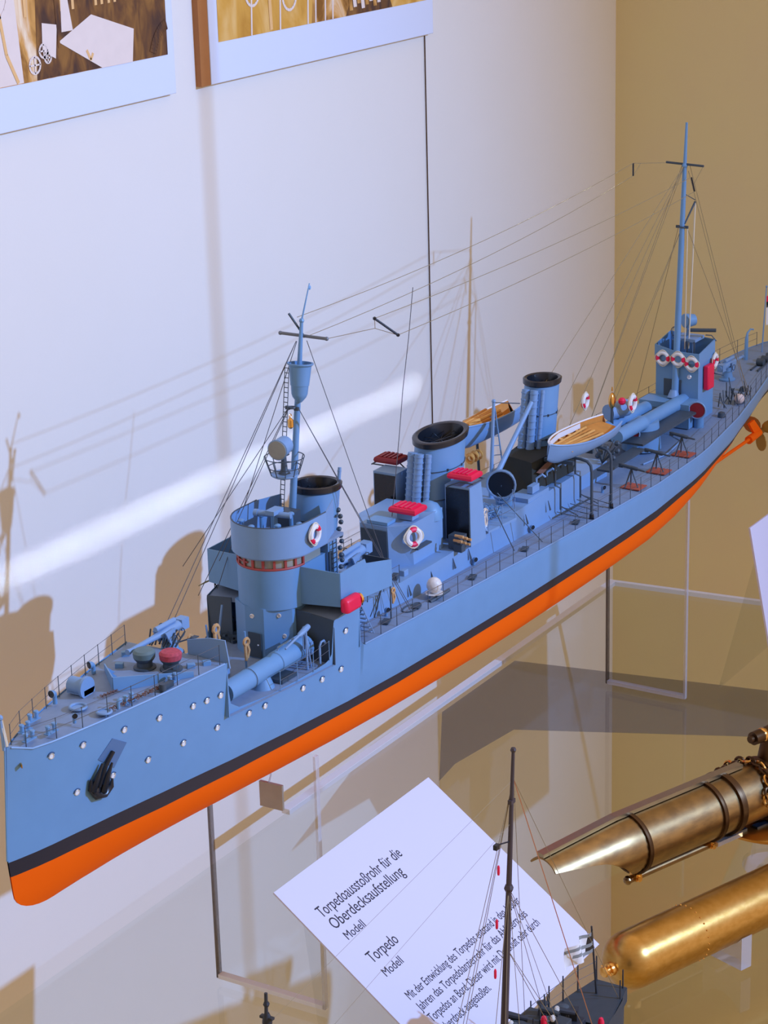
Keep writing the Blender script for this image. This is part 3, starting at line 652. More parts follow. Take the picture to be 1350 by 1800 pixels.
b=B(); b.box((.51,.0,.238),(.02,.03,.034)); part('chart_table',b,M_dark)
# bridge wing screens
def wing(s,lb):
    y0=.030;y1=.0925
    b=B()
    b.plate([(.474,s*y0,.157),(.480,s*y1,.1605),(.480,s*y1,.2015),(.474,s*y0,.2035)],.0013)
    b.plate([(.480,s*y1,.1605),(.592,s*y1,.1500),(.592,s*y1,.1830),(.536,s*y1,.1960),(.5335,s*y1,.2020),(.480,s*y1,.2015)],.0013)
    w=part('wing_screen',b,M_paint,label=lb)
    b=B(); b.plate([(.474,s*.03,.158),(.592,s*.03,.154),(.592,s*y1,.150),(.480,s*y1,.1605)],.0012); part('wing_floor',b,M_dark,w)
    b=B(); b.plate([(.592,s*y1,.150),(.592,s*.055,.150),(.592,s*.055,.183),(.592,s*y1,.183)],.0012); part('wing_back_screen',b,M_dark,w)
    b=B()
    for x in (.49,.53,.57): b.cone((x,s*y1,.156),(x+.01,s*(y1-.018),.110),.0008,.0008,6).cone((x,s*y1,.156),(x-.012,s*(y1-.01),.12),.0006,.0006,6)
    part('screen_brace',b,M_dark,w)
wing(-1,'port bridge wing screen'); wing(1,'starboard bridge wing screen')
b=B(); b.plate([(.484,.100,.158),(.484,.112,.150),(.500,.100,.156)],.001); part('lamp_shelf',b,mat('olive',(.22,.2,.06),.6))
b=B(); b.prism([(.474,-.0945),(.506,-.0945),(.506,-.1065),(.474,-.1065)],.1545,.1725,[(.474,-.0945),(.506,-.0945),(.506,-.105),(.474,-.105)]); sl=part('side_light_box',b,M_red,label='bright red side light box',bevel=.004)
part('side_light',B().lathe((.5055,-.100,.1635),(1,-.2,0),[(0,.0068),(.003,.0068),(.004,.004),(.006,.002)],16),M_brass,sl,'brass lamp in the end of the box')
def lifebuoy(c,n,R=.0088,label='red and white life ring',rot=0):
    n=Vector(n).normalized(); up=Vector((0,0,1)); u=up.cross(n).normalized(); v=n.cross(u); c=Vector(c)
    LB=bpy.data.objects.new('life_ring',None); C.objects.link(LB); LB.parent=ship; LB.matrix_parent_inverse=Matrix.Translation(-Vector(ship.location)); LB['label']=label
    LB.location=(0,0,0)
    for k,(a0,a1,m,nm) in enumerate([(-.4,.4,M_red,'red_segment'),(.4,PI-.4,M_white,'white_segment'),(PI-.4,PI+.4,M_red,'red_segment'),(PI+.4,2*PI-.4,M_white,'white_segment')]):
        a0+=rot;a1+=rot
        pts=[c+u*math.cos(a0+(a1-a0)*i/8)*R*.72+v*math.sin(a0+(a1-a0)*i/8)*R*.72 for i in range(9)]
        o_=obj(nm,B().tube(pts,R*.26,8),m); o_.parent=LB
    pts=[c+u*math.cos(2*PI*i/24)*R*(1.02+.08*math.cos(4*(2*PI*i/24)))+v*math.sin(2*PI*i/24)*R*(1.02+.08*math.cos(4*(2*PI*i/24)))+n*.0004 for i in range(24)]
    o_=obj('grab_line',B().tube(pts,R*.07,5,True),M_rope); o_.parent=LB
lifebuoy((.492,-.0525,.239),(.05,-1,0),.0125,'life ring on the side of the bridge',.7)
b=B()
for i in range(9): b.box((.536,-.050,.166+.006*i),(.006,.001,.001))
b.tube([(.532,-.050,.16),(.532,-.050,.218)],.0006).tube([(.540,-.050,.16),(.540,-.050,.218)],.0006); part('bridge_ladder',b,M_dark)
b=B(); b.prism([(.528,-.046),(.548,-.046),(.548,.046),(.528,.046)],.155,.2165); part('signal_cabin',b,M_paint)
b=B(); b.plate([(.5275,-.0475,.165),(.5345,-.0475,.165),(.5345,-.0475,.205),(.5275,-.0475,.205)],.001); part('cabin_door',b,M_dark)
b=B()
for i in range(8): b.box((.523+.0035*i,-.083,.152-.0065*i),(.0045,.016,.001))
b.tube([(.521,-.091,.155),(.552,-.091,.103)],.0008).tube([(.521,-.075,.155),(.552,-.075,.103)],.0008); part('companion_ladder',b,M_light)
# floor of the deckhouse run behind the bridge (long casing) --------------
def casing(name,pts,z0f,z1,m=M_light,flare=0):
    b=B(); a=[b.bm.verts.new((x,y,z0f(x)-.001)) for x,y in pts]; c=[b.bm.verts.new((x,y,z1 if not callable(z1) else z1(x))) for x,y in pts]; b.skin([a,c]); return part(name,b,m,ang=.3)
casing('casing',[(.5195,-.050),(.66,-.060),(.74,-.062),(.93,-.060),(.95,-.060),(.95,.060),(.5195,.050)],dz,lambda x:.122 if x<.64 else .124)
casing('casing',[(.95,-.060),(1.16,-.056),(1.16,.056),(.95,.060)],dz,.126)
casing('casing',[(1.16,-.030),(1.30,-.028),(1.30,.028),(1.16,.030)],dz,.098)
b=B()
for x in (.68,.735,.79,.80+.03,.985,1.05):
    part('casing_bracket',B().plate([(x,-.0600-.002,.116),(x,-.0625-.002,.102),(x+.004,-.0625-.002,.102)],.0008),M_dark)
b=B()
for x,y in ((.665,-.082),(.795,-.087),(.93,-.09),(1.07,-.094),(.60,-.078)): 
    b=B(); b.box((x,y,dz(x)+.0015),(.016,.009,.002),rz=.3); part('deck_hatch',b,M_dark)
b=B(); b.lathe((.705,-.084,dz(.7)),(0,0,1),[(0,.005),(.006,.004),(.007,.012)],12).ball((.705,-.084,dz(.7)+.017),.0098,14,(1,1,1.05)); part('lamp_globe',b,mat('pale_globe',(.75,.72,.68),.4,noise=.2,nscale=300),label='pale round bundle on the port deck')
b=B(); b.tube([(.66+.03*math.cos(a)*.6,-.078+.008*math.sin(a),dz(.68)+.001) for a in [2*PI*i/16 for i in range(16)]],.0012,5,True).cone((.69,-.086,dz(.7)),(.725,-.094,dz(.7)+.006),.003,.002,8); part('mooring_line',b,M_dark)

rail([(.528,-.052,.1225),(.56,-.054,.1225),(.595,-.056,.1225),(.63,-.0575,.1225),(.665,-.0585,.1225)],h=.024,m=M_dark)
rail([(.60,.045,.1225),(.64,.045,.1225),(.68,.045,.1225),(.72,.045,.1225)],h=.024,m=M_dark)
b=B(); b.cone((.60,.02,.122),(.60,.02,.128),.012,.010,14); part('hatch_cover',b,M_dark)
for i,(x,y) in enumerate(((.690,-.050),(.672,-.048),(.684,.03),(.62,-.040),(.64,-.045))):
    part('ready_locker',B().box((x,y,.1265),(.010,.007,.009),rz=.3*i),M_dark if i%2 else M_light,bevel=.0006)
for i,x in enumerate((.62,.84,1.0,1.22)): vent(x,-.066+.002*i,dz(x),.012,.0032,(-.4,-1,0),inner=M_black)
for x,y in ((.26,-.040),(.255,.045),(.225,.03),(.275,-.050)): part('ready_locker',B().box((x,y,Zf+.003),(.009,.006,.006),rz=x*9),M_paint,bevel=.0006)
b=B()
for i in range(12): b.cone((.29+.004*math.cos(i),.006+.003*i,Zf+.004),(.30+.006*math.cos(i*2),.0+.0035*i,Zf+.020),.0011,.0009,6)
part('gun_fittings',b,M_dark)
# ---------------------------------------------------------------- funnels
def funnel(x,z0,z1,r,rake,slant,name='funnel',ry=.85,lip=.006,bands=(.45,.75),flare=.0,pipe=True,capm=M_black):
    """raked funnel; slant lifts the after side of the cap"""
    n=36
    def rg(b,z,rr,sl=0):
        cx=x+rake*(z-z0); return [b.bm.verts.new((cx+math.cos(2*PI*i/n)*rr,math.sin(2*PI*i/n)*rr*ry,z+sl*math.cos(2*PI*i/n)*rr)) for i in range(n)]
    b=B(); b.skin([rg(b,z0,r*(1+flare)),rg(b,z0+(z1-z0)*.25,r*(1+flare*.3)),rg(b,z1-.008,r,slant)],cap1=False); F=part(name,b,M_paint,ang=.8)
    b=B(); b.skin([rg(b,z1-.009,r*1.01,slant),rg(b,z1-.007,r*1.10,slant),rg(b,z1-.001,r*1.12,slant),rg(b,z1,r*1.04,slant),rg(b,z1-.001,r*.90,slant),rg(b,z1-.012,r*.84,slant),rg(b,z1-.045,r*.80,slant)],cap0=False,cap1=True)
    part('funnel_cap',b,capm,F,'glossy black rim')
    b=B()
    for k in range(6):
        a=PI*k/6; cx=x+rake*(z1-.004-z0); d=Vector((math.cos(a)*r*.88,math.sin(a)*r*.88*ry,slant*math.cos(a)*r*.88)); b.cone(Vector((cx,0,z1-.010))-d*.94,Vector((cx,0,z1-.010))+d*.94,.0004,.0004,5)
    part('grating',b,M_black,F)
    for f in bands:
        z=z0+(z1-z0)*f; cx=x+rake*(z-z0)
        b=B(); b.tube([(cx+math.cos(2*PI*i/n)*r*1.03,math.sin(2*PI*i/n)*r*ry*1.03,z+slant*math.cos(2*PI*i/n)*r*f*.5) for i in range(n)],.0006,5,True)
        for i in range(0,n,4): b.box((cx+math.cos(2*PI*i/n)*r*1.03,math.sin(2*PI*i/n)*r*ry*1.03,z),(.002,.002,.003))
        part('foot_rail',b,M_dark,F)
    return F
def funnel_pipe(F,x,z0,z1,r,rake,ang,ry=.85,w=.005):
    b=B(); cx0=x;cx1=x+rake*(z1-z0); c,s_=math.cos(ang),math.sin(ang)
    p0=Vector((cx0+c*(r+w*.5),s_*(r*ry+w*.5),z0));p1=Vector((cx1+c*(r+w*.5),s_*(r*ry+w*.5),z1)); b.cone(p0,p1,w,w,12)
    for i in range(12):
        q=p0.lerp(p1,(i+.5)/12); b.cone(q,q+Vector((0,0,.0015)),w*1.12,w*1.12,12)
    return part('steam_pipe',b,M_light,F)
F1=funnel(.555,.150,.2700,.031,.19,-.07,bands=(.35,.68),flare=.10)
funnel_pipe(F1,.555,.165,.282,.033,.19,-.55,w=.0022)
b=B()
for i in range(10): b.ball((.585+.002*math.sin(i*2),-.026-.001*(i%3),.165+.008*i),.0032,8)
part('valve_gear',b,M_dark,F1)
F2=funnel(.850,.120,.2530,.042,.16,.07,bands=(.42,.70),flare=.06,ry=.70)
for a in (PI,PI-.35,PI+.35): funnel_pipe(F2,.850,.150,.238,.044,.16,a,ry=.70,w=.0062 if a!=PI+.35 else .004)
F3=funnel(1.128,.118,.2575,.0275,.18,-.02,bands=(.42,.66),flare=.06)
for a in (PI+.25,PI-.2,PI+.65): funnel_pipe(F3,1.128,.135,.248,.031,.18,a,w=.0055 if a<PI+.6 else .003)
# ---------------------------------------------------------------- second gun and mid deckhouse
gun(.655,.0,.124,(-1,.02),.075,1,elev=-.06,k=1.15)
b=B(); b.lathe((.655,0,.122),(0,0,1),[(0,.030),(.004,.030)],28); part('gun_ring',b,M_deck)
oct_=[(.705,-.020),(.705,.020),(.735,.040),(.80,.040),(.80,-.042),(.728,-.042)]
b=B(); b.prism(oct_,.120,.178,[(.702,-.020),(.702,.020),(.732,.040),(.80,.040),(.80,-.042),(.722,-.042)]); DH=part('midship_house',b,M_light,ang=.3)
part('front_plate',B().plate([(.7040,-.019,.124),(.7040,.0185,.124),(.7012,.0185,.172),(.7012,-.019,.172)],.001),M_dark,DH)
b=B(); b.lathe((.79,-.028,.165),(0,0,1),[(0,.018),(.010,.017),(.018,.012),(.022,.004)],20); part('dome_vent',b,M_paint,DH)
part('shelf_rail',B().box((.742,-.046,.146),(.034,.008,.002)),M_dark,DH)
b=B(); b.box((.715,-.004,.1805),(.022,.030,.004)); part('roof_hatch',b,M_paint,DH)
lifebuoy((.722,-.0455,.163),(-.55,-1,.1),.0130,'life ring on the midship house',PI/2)
def raft(c,dx,dy,m=M_red,name='life_raft',lb='bright red carley float'):
    b=B(); x,y,z=c
    b.tube([(x-dx,y-dy,z),(x+dx,y-dy,z),(x+dx,y+dy,z),(x-dx,y+dy,z)],.0042,8,True); b.box((x,y,z),(dx*2,dy*2,.006))
    for s in (-.6,-.2,.2,.6): b.box((x+0,y+dy*s,z+.0035),(dx*2,dy*.22,.0035))
    return part(name,b,m,label=lb)
raft((.742,-.026,.1915),.012,.017)
b=B(); b.box((.742,-.026,.1825),(.016,.022,.007)); part('raft_cradle',b,M_light)
raft((.836,-.055,.213),.0115,.0155); raft((.848,.062,.215),.0115,.0155,M_dred,lb='dark red carley float')
def frame(x,y,z0,z1,s):
    b=B()
    for a in (-1,1): b.tube([(x+a*.014,y-s*.018,z0),(x+a*.014,y,z1-.003),(x+a*.014,y+s*.02,z1-.003)],.0009,6)
    b.tube([(x-.016,y+s*.02,z1-.003),(x+.016,y+s*.02,z1-.003)],.0009,6); return part('raft_frame',b,M_dark)
frame(.836,-.055,.199,.210,-1); frame(.848,.062,.195,.212,1)
# tall air intakes with dark openings beside funnel two
def intake(x,y,w,d,z0,z1):
    b=B(); b.prism([(x,y-w),(x,y+w),(x+d,y+w),(x+d,y-w)],z0,z1,[(x,y-w*.95),(x,y+w),(x+d*.75,y+w),(x+d*.75,y-w*.95)]); I=part('air_intake',b,M_light,ang=.3)
    part('intake_opening',B().box((x-.0006,y,(z0+z1)/2+.002),(.0016,2*w-.004,z1-z0-.010)),M_black,I,'black opening')
    return I
intake(.822,-.052,.0185,.040,.122,.201); intake(.806,.046,.0175,.040,.122,.210)
b=B(); b.box((.806,-.060,.134),(.016,.018,.018)).box((.800,-.066,.128),(.010,.012,.010)); part('ammunition_box',b,M_dark)
b=B()
for i in range(2):
    for j in range(3): b.cone((.786+.010*j,-.066-.002*i,.142-.005*j+.0065*i),(.786+.010*j,-.078-.002*i,.142-.005*j+.0065*i),.0018,.0018,8)
part('shell_rack',b,M_tan,label='tan rounds in a small rack')
coil((.875,-.062,.132),M_silver,1.1); coil((.618,-.078,.118),M_tan,.8)
part('post',B().cone((.612,-.078,.098),(.612,-.078,.142),.001,.001,6),M_dark)
# searchlight platform with gear, cowl
b=B(); b.prism([(.865,-.072),(.93,-.078),(.965,-.055),(.965,.03),(.88,.03),(.865,-.02)],.1275,.1305); part('midship_platform',b,M_light)
b=B()
for i in range(70):
    a=random.uniform(0,2*PI);r_=random.uniform(0,.026); x=.915+math.cos(a)*r_;y=-.040+math.sin(a)*r_*.8
    b.tube([(x,y,.131+random.uniform(0,.008)),(x+random.uniform(-.01,.01),y+random.uniform(-.01,.01),.132+random.uniform(0,.014)),(x+random.uniform(-.014,.014),y+random.uniform(-.012,.012),.131+random.uniform(0,.012))],.0007,4)
part('rope_tangle',b,M_paint,label='tangle of grey rope and fittings on the midship platform')
rail([(.868,-.070,.130),(.90,-.0735,.130),(.93,-.076,.130),(.962,-.055,.130)],h=.026,m=M_light)
vent(.985,-.030,.122,.040,.019,(-1,-.35,0),inner=M_black)
b=B(); b.torus((.965,-.038,.146),(-1,-.4,0),.011,.0012,20,6).tube([(.963,-.034,.134),(.963,-.038,.160)],.0008); part('hand_wheel_large',b,M_light)
# lattice derrick
b=B(); b.cone((1.001,0,.124),(1.013,0,.258),.0030,.0020,10).ball((1.013,0,.258),.003,8); dk=part('derrick_post',b,M_light)
part('derrick_boom',B().cone((.985,-.012,.152),(1.098,-.012,.236),.0040,.0030,12),M_light,dk)
b=B(); b.cone((1.034,0,.17),(1.016,0,.248),.0012,.0010,6).cone((1.026,.01,.17),(1.015,.002,.248),.0012,.0010,6)
for i in range(5): b.cone((1.032-.003*i,0,.178+.014*i),(1.024-.002*i,.008,.178+.014*i),.0006,.0006,5)
part('derrick_tackle',b,M_paint,dk)
# dark canvas screen under the boat
b=B(); b.prism([(1.035,-.046),(1.035,.01),(1.13,.02),(1.15,-.050)],.128,.168,[(1.045,-.040),(1.06,.01),(1.15,.02),(1.165,-.048)]); part('canvas_screen',b,mat('dark_canvas',(.02,.024,.02),.8,noise=.2),label='dark green black canvas cover')
b=B(); b.plate([(1.045,-.047,.155),(1.085,-.0485,.165),(1.10,-.049,.160),(1.06,-.048,.149)],.001); part('patch',b,M_rust,label='reddish brown patch')
# ---------------------------------------------------------------- ship's boats
def boat(bx,by,bz,L,Wd,Hh,name,lb,oars=False,heel=0,yaw=0):
    """open rowing boat, bow towards the ship's bow"""
    def hbw(t): return Wd/2*(max(0,1-(1-min(t*1.9,1))**2.2))**.75*(1-.35*max(0,(t-.6)/.4)**2)
    def sheer(t): return bz+Hh*(.95+.28*(1-t)**3+.10*t**3)
    def P(x,y,z):
        dy=y;dzz=z-bz; xx=x-L/2; xr=xx*math.cos(yaw)-dy*math.sin(yaw); yr=xx*math.sin(yaw)+dy*math.cos(yaw)
        return (bx+L/2+xr, by+yr*math.cos(heel)-dzz*math.sin(heel), bz+dzz*math.cos(heel)+yr*math.sin(heel))
    N=22
    def shell(off):
        b=B()
        for s in (-1,1):
            rows=[]
            for i in range(N+1):
                t=i/N; w=max(.0004,hbw(t)-off); zt_=sheer(t); zk=bz+off+Hh*.35*(max(0,.12-t)/.12)**1.5; row=[]
                for j in range(9):
                    a=PI/2*j/8; row.append(b.bm.verts.new(P(t*L+ (off if i==0 else 0),s*w*math.cos(a)**.75,zt_-(zt_-zk)*math.sin(a)**1.1)))
                rows.append(row)
            for i in range(N):
                for j in range(8): b._f([rows[i][j],rows[i+1][j],rows[i+1][j+1],rows[i][j+1]])
            b._f(rows[-1])
        bmesh.ops.remove_doubles(b.bm,verts=b.bm.verts,dist=1e-6); return b
    bo=part(name,shell(0),M_light,label=lb,ang=1.0)
    part('boat_inside',shell(.0016),M_wood,bo,'orange varnished inside')
    for s in (-1,1): part('gunwale_strip',B().tube([P(i/N*L,s*(hbw(i/N)-.0006),sheer(i/N)) for i in range(N+1)],.0013,6),M_light if s<0 else M_white,bo)
    part('white_lining',B().skin.__self__ if False else (lambda b:(b.plate([P(.1*L,hbw(.1)*.80,sheer(.1)-.001),P(.35*L,hbw(.35)*.90,sheer(.35)-.001),P(.35*L,hbw(.35)*.84,sheer(.35)-.008),P(.1*L,hbw(.1)*.70,sheer(.1)-.008)],.0008).plate([P(.35*L,hbw(.35)*.90,sheer(.35)-.001),P(.7*L,hbw(.7)*.90,sheer(.7)-.001),P(.7*L,hbw(.7)*.84,sheer(.7)-.008),P(.35*L,hbw(.35)*.84,sheer(.35)-.008)],.0008),b)[1])(B()),M_white,bo)
    b=B()
    fl=bz+Hh*.42
    pts=[P(t*L,-hbw(t)*.72,fl) for t in (.08,.2,.4,.6,.8,.97)]+[P(t*L,hbw(t)*.72,fl) for t in (.97,.8,.6,.4,.2,.08)]
    b._f([b.bm.verts.new(q) for q in pts]); part('floor_boards',b,M_wood2,bo,smooth=False)
    if not oars:
        b=B(); b._f([b.bm.verts.new(P(t*L,sg*hbw(t)*.80,bz+Hh*.72)) for t,sg in ((.66,-1),(.80,-1),(.98,-1),(.98,1),(.80,1),(.66,1))]); part('stern_bench',b,M_wood,bo,smooth=False)
    for t in ((.22,.36,.5,.63) if not oars else (.3,.6)):
        w=hbw(t)*.93; b=B(); q=[P(t*L-.003,-w,bz+Hh*.70),P(t*L+.003,-w,bz+Hh*.70),P(t*L+.003,w,bz+Hh*.70),P(t*L-.003,w,bz+Hh*.70)]; b.plate(q,.0012); part('thwart',b,M_wood2,bo)
    for k in range(5 if not oars else 12):
        y=(-.5+k/(4 if not oars else 11))*Wd*.55; zz=bz+Hh*(.80 if not oars else .85+.15*(k%3))
        part('oar',B().cone(P(.10*L+.004*(k%3),y*.5,zz),P((.72 if not oars else .62)*L,y,zz),.0019 if not oars else .0026,.0017 if not oars else .0026,8),M_wood2 if k%2==0 else M_wood,bo)
    return bo
boat(1.042,-.068,.166,.172,.050,.026,'ship_boat',"port side boat, grey blue outside with orange varnished inside",heel=.18,yaw=-.06)
boat(1.048,.076,.166,.175,.050,.028,'ship_boat',"starboard boat filled with round orange poles",oars=True,heel=-.10)
b=B()
for i in range(8): b.torus((1.066+.004*i,.068+.002*(i%3),.152),(1,0,0),.006,.0014,10,5)
part('stowed_buoys',b,M_wood2,label='orange fenders below the starboard boat')
# davits: dark bent pipes carrying the port boat
for x in (1.100,1.160):
    b=B(); b.tube([(x,-.103,dz(x)),(x,-.103,.148),(x,-.1015,.157),(x,-.096,.1625),(x,-.086,.1645),(x,-.050,.1650)],.0021,10); dv=part('davit',b,M_dark,label='dark bent davit pipe')
    part('davit_foot',B().cone((x,-.103,dz(x)-.001),(x,-.103,dz(x)+.006),.0035,.003,10),M_black,dv)
for x in (1.075,1.135):
    b=B(); b.box((x,-.066,.1655),(.005,.044,.005)); part('boat_chock',b,M_dark)
    b=B(); b.tube([(x,-.060,.160),(x,-.060,.130),(x+.004,-.066,.126),(x+.004,-.066,.095)],.0014,8).tube([(x+.004,-.066,.1),(x+.01,-.09,.088)],.0008); part('chock_post',b,M_dark)
for x in (1.09,1.15): part('davit',B().tube([(x,.100,dz(x)),(x,.104,.150),(x,.098,.170),(x,.085,.176)],.0021,8),M_dark,label='dark davit pipe on the far side')
b=B()
for i in range(5): b.tube([(1.06+.02*i,-.070,.098),(1.09+.018*i,-.099,dz(1.1)+.002)],.0006,5)
b.tube([(1.07,-.072,.092),(1.16,-.072,.089)],.0012,6); part('deck_lines',b,M_dark)
b=B(); b.prism([(1.00,-.058),(1.06,-.058),(1.06,-.030),(1.00,-.030)],.124,.132); b.box((1.03,-.05,.138),(.02,.008,.010)); part('deck_locker',b,M_light)
for i in range(3):
    part('vent_pipe',B().tube([(1.05+.03*i,-.044,.124),(1.05+.03*i,-.044,.145),(1.056+.03*i,-.050,.150),(1.058+.03*i,-.054,.146)],.0018,8),M_light)
# ---------------------------------------------------------------- after part
vent(1.418,-.012,.072,.052,.0145,(-1,-.25,0)); vent(1.582,-.047,.076,.040,.0130,(-1,-.25,0))
b=B(); b.lathe((1.335,-.026,.124),(1,.05,-.05),[(0,.009),(0,.0102),(.09,.0102),(.092,.0112),(.10,.0112),(.102,.0102),(.22,.0102),(.222,.0112),(.24,.0112),(.30,.0102),(.302,.007)],20); tt2=part('torpedo_tube',b,M_paint,label='long aft torpedo tube')
b=B(); b.lathe((1.36,.010,.122),(1,.05,-.05),[(0,.010),(.10,.010),(.102,.011),(.15,.011),(.152,.010),(.17,.010),(.172,.006)],20); part('torpedo_tube',b,M_paint,label='inner aft torpedo tube')
b=B(); b.cone((1.45,-.012,.075),(1.45,-.012,.118),.030,.026,24); part('tube_pivot',b,M_paint)
b=B(); b.prism([(1.37,-.052),(1.37,.038),(1.41,.045),(1.56,.045),(1.57,-.028),(1.56,-.052)],.104,.107); part('tube_platform',b,M_dark)
b=B(); b.tube([(1.375,-.05,.0745),(1.44,-.06,.0745),(1.51,-.05,.0745),(1.53,-.02,.0745),(1.53,.03,.0745)],.0014,6); part('training_track',b,M_light)
b=B(); b.ball((1.385,.006,.163),.0105,14,(.7,.5,1.2)).cone((1.385,.006,.178),(1.385,.006,.184),.0016,.001,8); part('brass_instrument',b,M_brass,label='bright brass instrument aft of the boats')
part('instrument_foot',B().cone((1.385,.006,.110),(1.385,.006,.152),.003,.002,8),M_dark)
b=B(); b.ball((1.398,-.004,.160),.006,10); part('instrument_lamp',b,M_red,label='small red lamp')
b=B(); b.lathe((1.39,.015,.142),(1,-.3,0),[(0,.012),(.04,.013),(.046,.011),(.05,.003)],18); part('air_bottle',b,M_light)
lifebuoy((1.325,.020,.176),(.10,-1,0),.0125,'life ring standing on the starboard side aft of the boat',.5); lifebuoy((1.409,-.016,.156),(.02,-1,0),.0135,'life ring standing on the aft torpedo tube',.5)
b=B()
for i in range(9): 
    a=2*PI*i/9; b.ball((1.29+.016*math.cos(a),-.034+.014*math.sin(a),.110+.008*(i%3)),.0045,8); b.tube([(1.28,-.03,.10),(1.29+.02*math.cos(a),-.034+.02*math.sin(a),.128)],.0009,5)
part('boat_tackle_gear',b,M_dark)
b=B(); b.box((1.31,-.046,.0995),(.12,.020,.003)); part('gangway',b,M_dark)
def mg(x,y):
    z=dz(x)+.001; t_=obj('tripod_gun',B().lathe((x,y,z+.030),(-.2,-1,-.05),[(-.018,.0022),(-.002,.0026),(.0,.003),(.010,.0028),(.012,.0015),(.024,.0012)],10),M_dark,ship)
    for k in range(3):
        a=2*PI*k/3+.5; obj('leg',B().cone((x,y,z+.028),(x+math.cos(a)*.011,y+math.sin(a)*.011,z+.001),.0012,.0010,6),M_dark,t_)
    obj('grip',B().box((x+.003,y+.018,z+.030),(.002,.006,.006)),M_dark,t_)
    obj('mat_pad',B().box((x+.004,y-.002,z+.0006),(.026,.030,.0015)),M_terra,t_,'terracotta red mat')
for x,y in ((1.262,-.085),(1.352,-.083),(1.450,-.078)): mg(x,y)
b=B(); b.prism([(1.600,-.037),(1.600,.035),(1.655,.036),(1.655,-.038)],.078,.173); AH=part('after_house',b,M_paint,ang=.3)
b=B(); b.wall([(1.657,-.0385),(1.599,-.038),(1.595,0),(1.599,.036),(1.657,.037),(1.657,-.0385)],.1715,[.199,.188,.190,.1965,.205,.199],.0014); part('roof_bulwark',b,M_paint,AH)
part('scuttle',B().torus((1.5990,-.022,.150),(-1,0,0),.003,.0009,14,5).cone((1.600,-.022,.150),(1.5985,-.022,.150),.0026,.0026,12),M_silver,AH)
part('front_door',B().box((1.5993,.006,.120),(.0016,.030,.046)),M_dark,AH,bevel=.0006)
part('red_locker',B().box((1.628,-.0425,.146),(.024,.009,.039)),M_red,AH,'tall bright red locker',bevel=.002)
for y,zz in ((.021,.1765),(-.005,.1775),(-.027,.172)): lifebuoy((1.5945 if y>-.02 else 1.5965,y,zz),(-1,-.05,0),.0118,'life ring on the front of the after house')
lifebuoy((1.653,-.0415,.166),(.05,-1,0),.0118,'life ring on the side of the after house')
b=B(); b.prism([(1.615,-.024),(1.615,.012),(1.65,.012),(1.65,-.024)],.201,.206); RP=part('instrument_platform',b,M_light,AH)
for k in range(7): part('platform_post',B().cone((1.612+.009*(k%2),-.024+.006*k,.173),(1.612+.009*(k%2),-.024+.006*k,.203),.0016,.0016,8),M_light if k%2 else M_dark,RP)
b=B(); b.cone((1.632,-.004,.205),(1.632,-.004,.222),.003,.002,8).lathe((1.634,-.006,.231),(-1,.7,0),[(-.008,.009),(.008,.0115),(.010,.0105),(.0105,.001)],18); part('searchlight',b,M_paint,AH,'grey searchlight on the roof')
part('lamp_guard',B().torus((1.622,.012,.214),(1,0,0),.008,.0006,14,5).torus((1.618,.012,.214),(0,1,0),.009,.0006,14,5),M_dark,AH)
b=B(); b.cone((1.628,-.010,.217),(1.640,-.048,.218),.0030,.0030,12); part('range_finder',b,M_dark,AH)
part('pipe_bracket',B().tube([(1.65,-.026,.206),(1.655,-.034,.205),(1.658,-.041,.196)],.0009),M_dark,AH)
b=B(); b.prism([(1.56,-.040),(1.56,.045),(1.60,.045),(1.60,-.040)],.078,.116); part('mast_platform',b,M_paint)
b=B(); b.cone((1.590,.0,.116),(1.5925,.0,.128),.010,.006,14); part('mast_foot',b,M_light)
gun(1.80,.0,.094,(1,-.05),.07,1,elev=.02,k=.95)
for x,y,k in ((1.64,-.060,.9),(1.71,-.062,1),(1.76,-.045,.8)):
    b=B(); b.lathe((x,y,dz(x)),(0,0,1),[(0,.007*k),(.008*k,.006*k),(.010*k,.001)],12); part('deck_fitting',b,M_dark)
b=B(); b.ball((1.705,-.062,.093),.0085,12); part('white_bundle',b,mat('pink_white',(.75,.6,.55),.6,noise=.4,nscale=400),label='pale bundle on the aft port deck')
b=B()
for i in range(26): x=1.70+random.uniform(-.03,.05); y=-.045+random.uniform(-.02,.015); b.tube([(x,y,.085),(x+random.uniform(-.008,.008),y+random.uniform(-.008,.008),.085+random.uniform(.01,.03))],.0009,5)
part('aft_gear',b,M_dark)
# depth charge rails, stern fittings
b=B(); b.tube([(1.85,-.020,.100),(1.98,-.016,.106)],.0015).tube([(1.85,-.032,.100),(1.98,-.026,.106)],.0015)
for i in range(4): b.cone((1.88+.02*i,-.031,.107),(1.88+.02*i,-.019,.107),.006,.006,14)
part('stern_rack',b,M_dark)
b=B(); b.tube([(1.90,.01,.100),(1.902,.01,.138),(1.905,.01,.147),(1.913,.008,.152),(1.920,.006,.150)],[.0035,.0030,.0018,.0014,.0014],10); part('stern_davit',b,M_paint)
b=B(); b.cone((1.945,.0,.105),(1.958,.0,.215),.0014,.0010,8).ball((1.958,0,.216),.002,8); fs=part('ensign_staff',b,M_light)
def flag(name,p0,w,h,cols,parent,seed=0,dirv=Vector((1,-.25,0))):
    b=B(); n=10;m_=len(cols); d=dirv.normalized(); s=Vector((-d.y,d.x,0))
    g=[[b.bm.verts.new(Vector(p0)+d*w*i/n+s*w*.10*math.sin(i*.9+seed+j*.3)*min(1,i/3)-Vector((0,0,1))*(h*j/m_+.04*h*math.sin(i*.7))) for j in range(m_+1)] for i in range(n+1)]
    for i in range(n):
        for j in range(m_): b.mi=cols[j](i/n); b._f([g[i][j],g[i+1][j],g[i+1][j+1],g[i][j+1]])
    return b
def fcol(j): return lambda f: 0
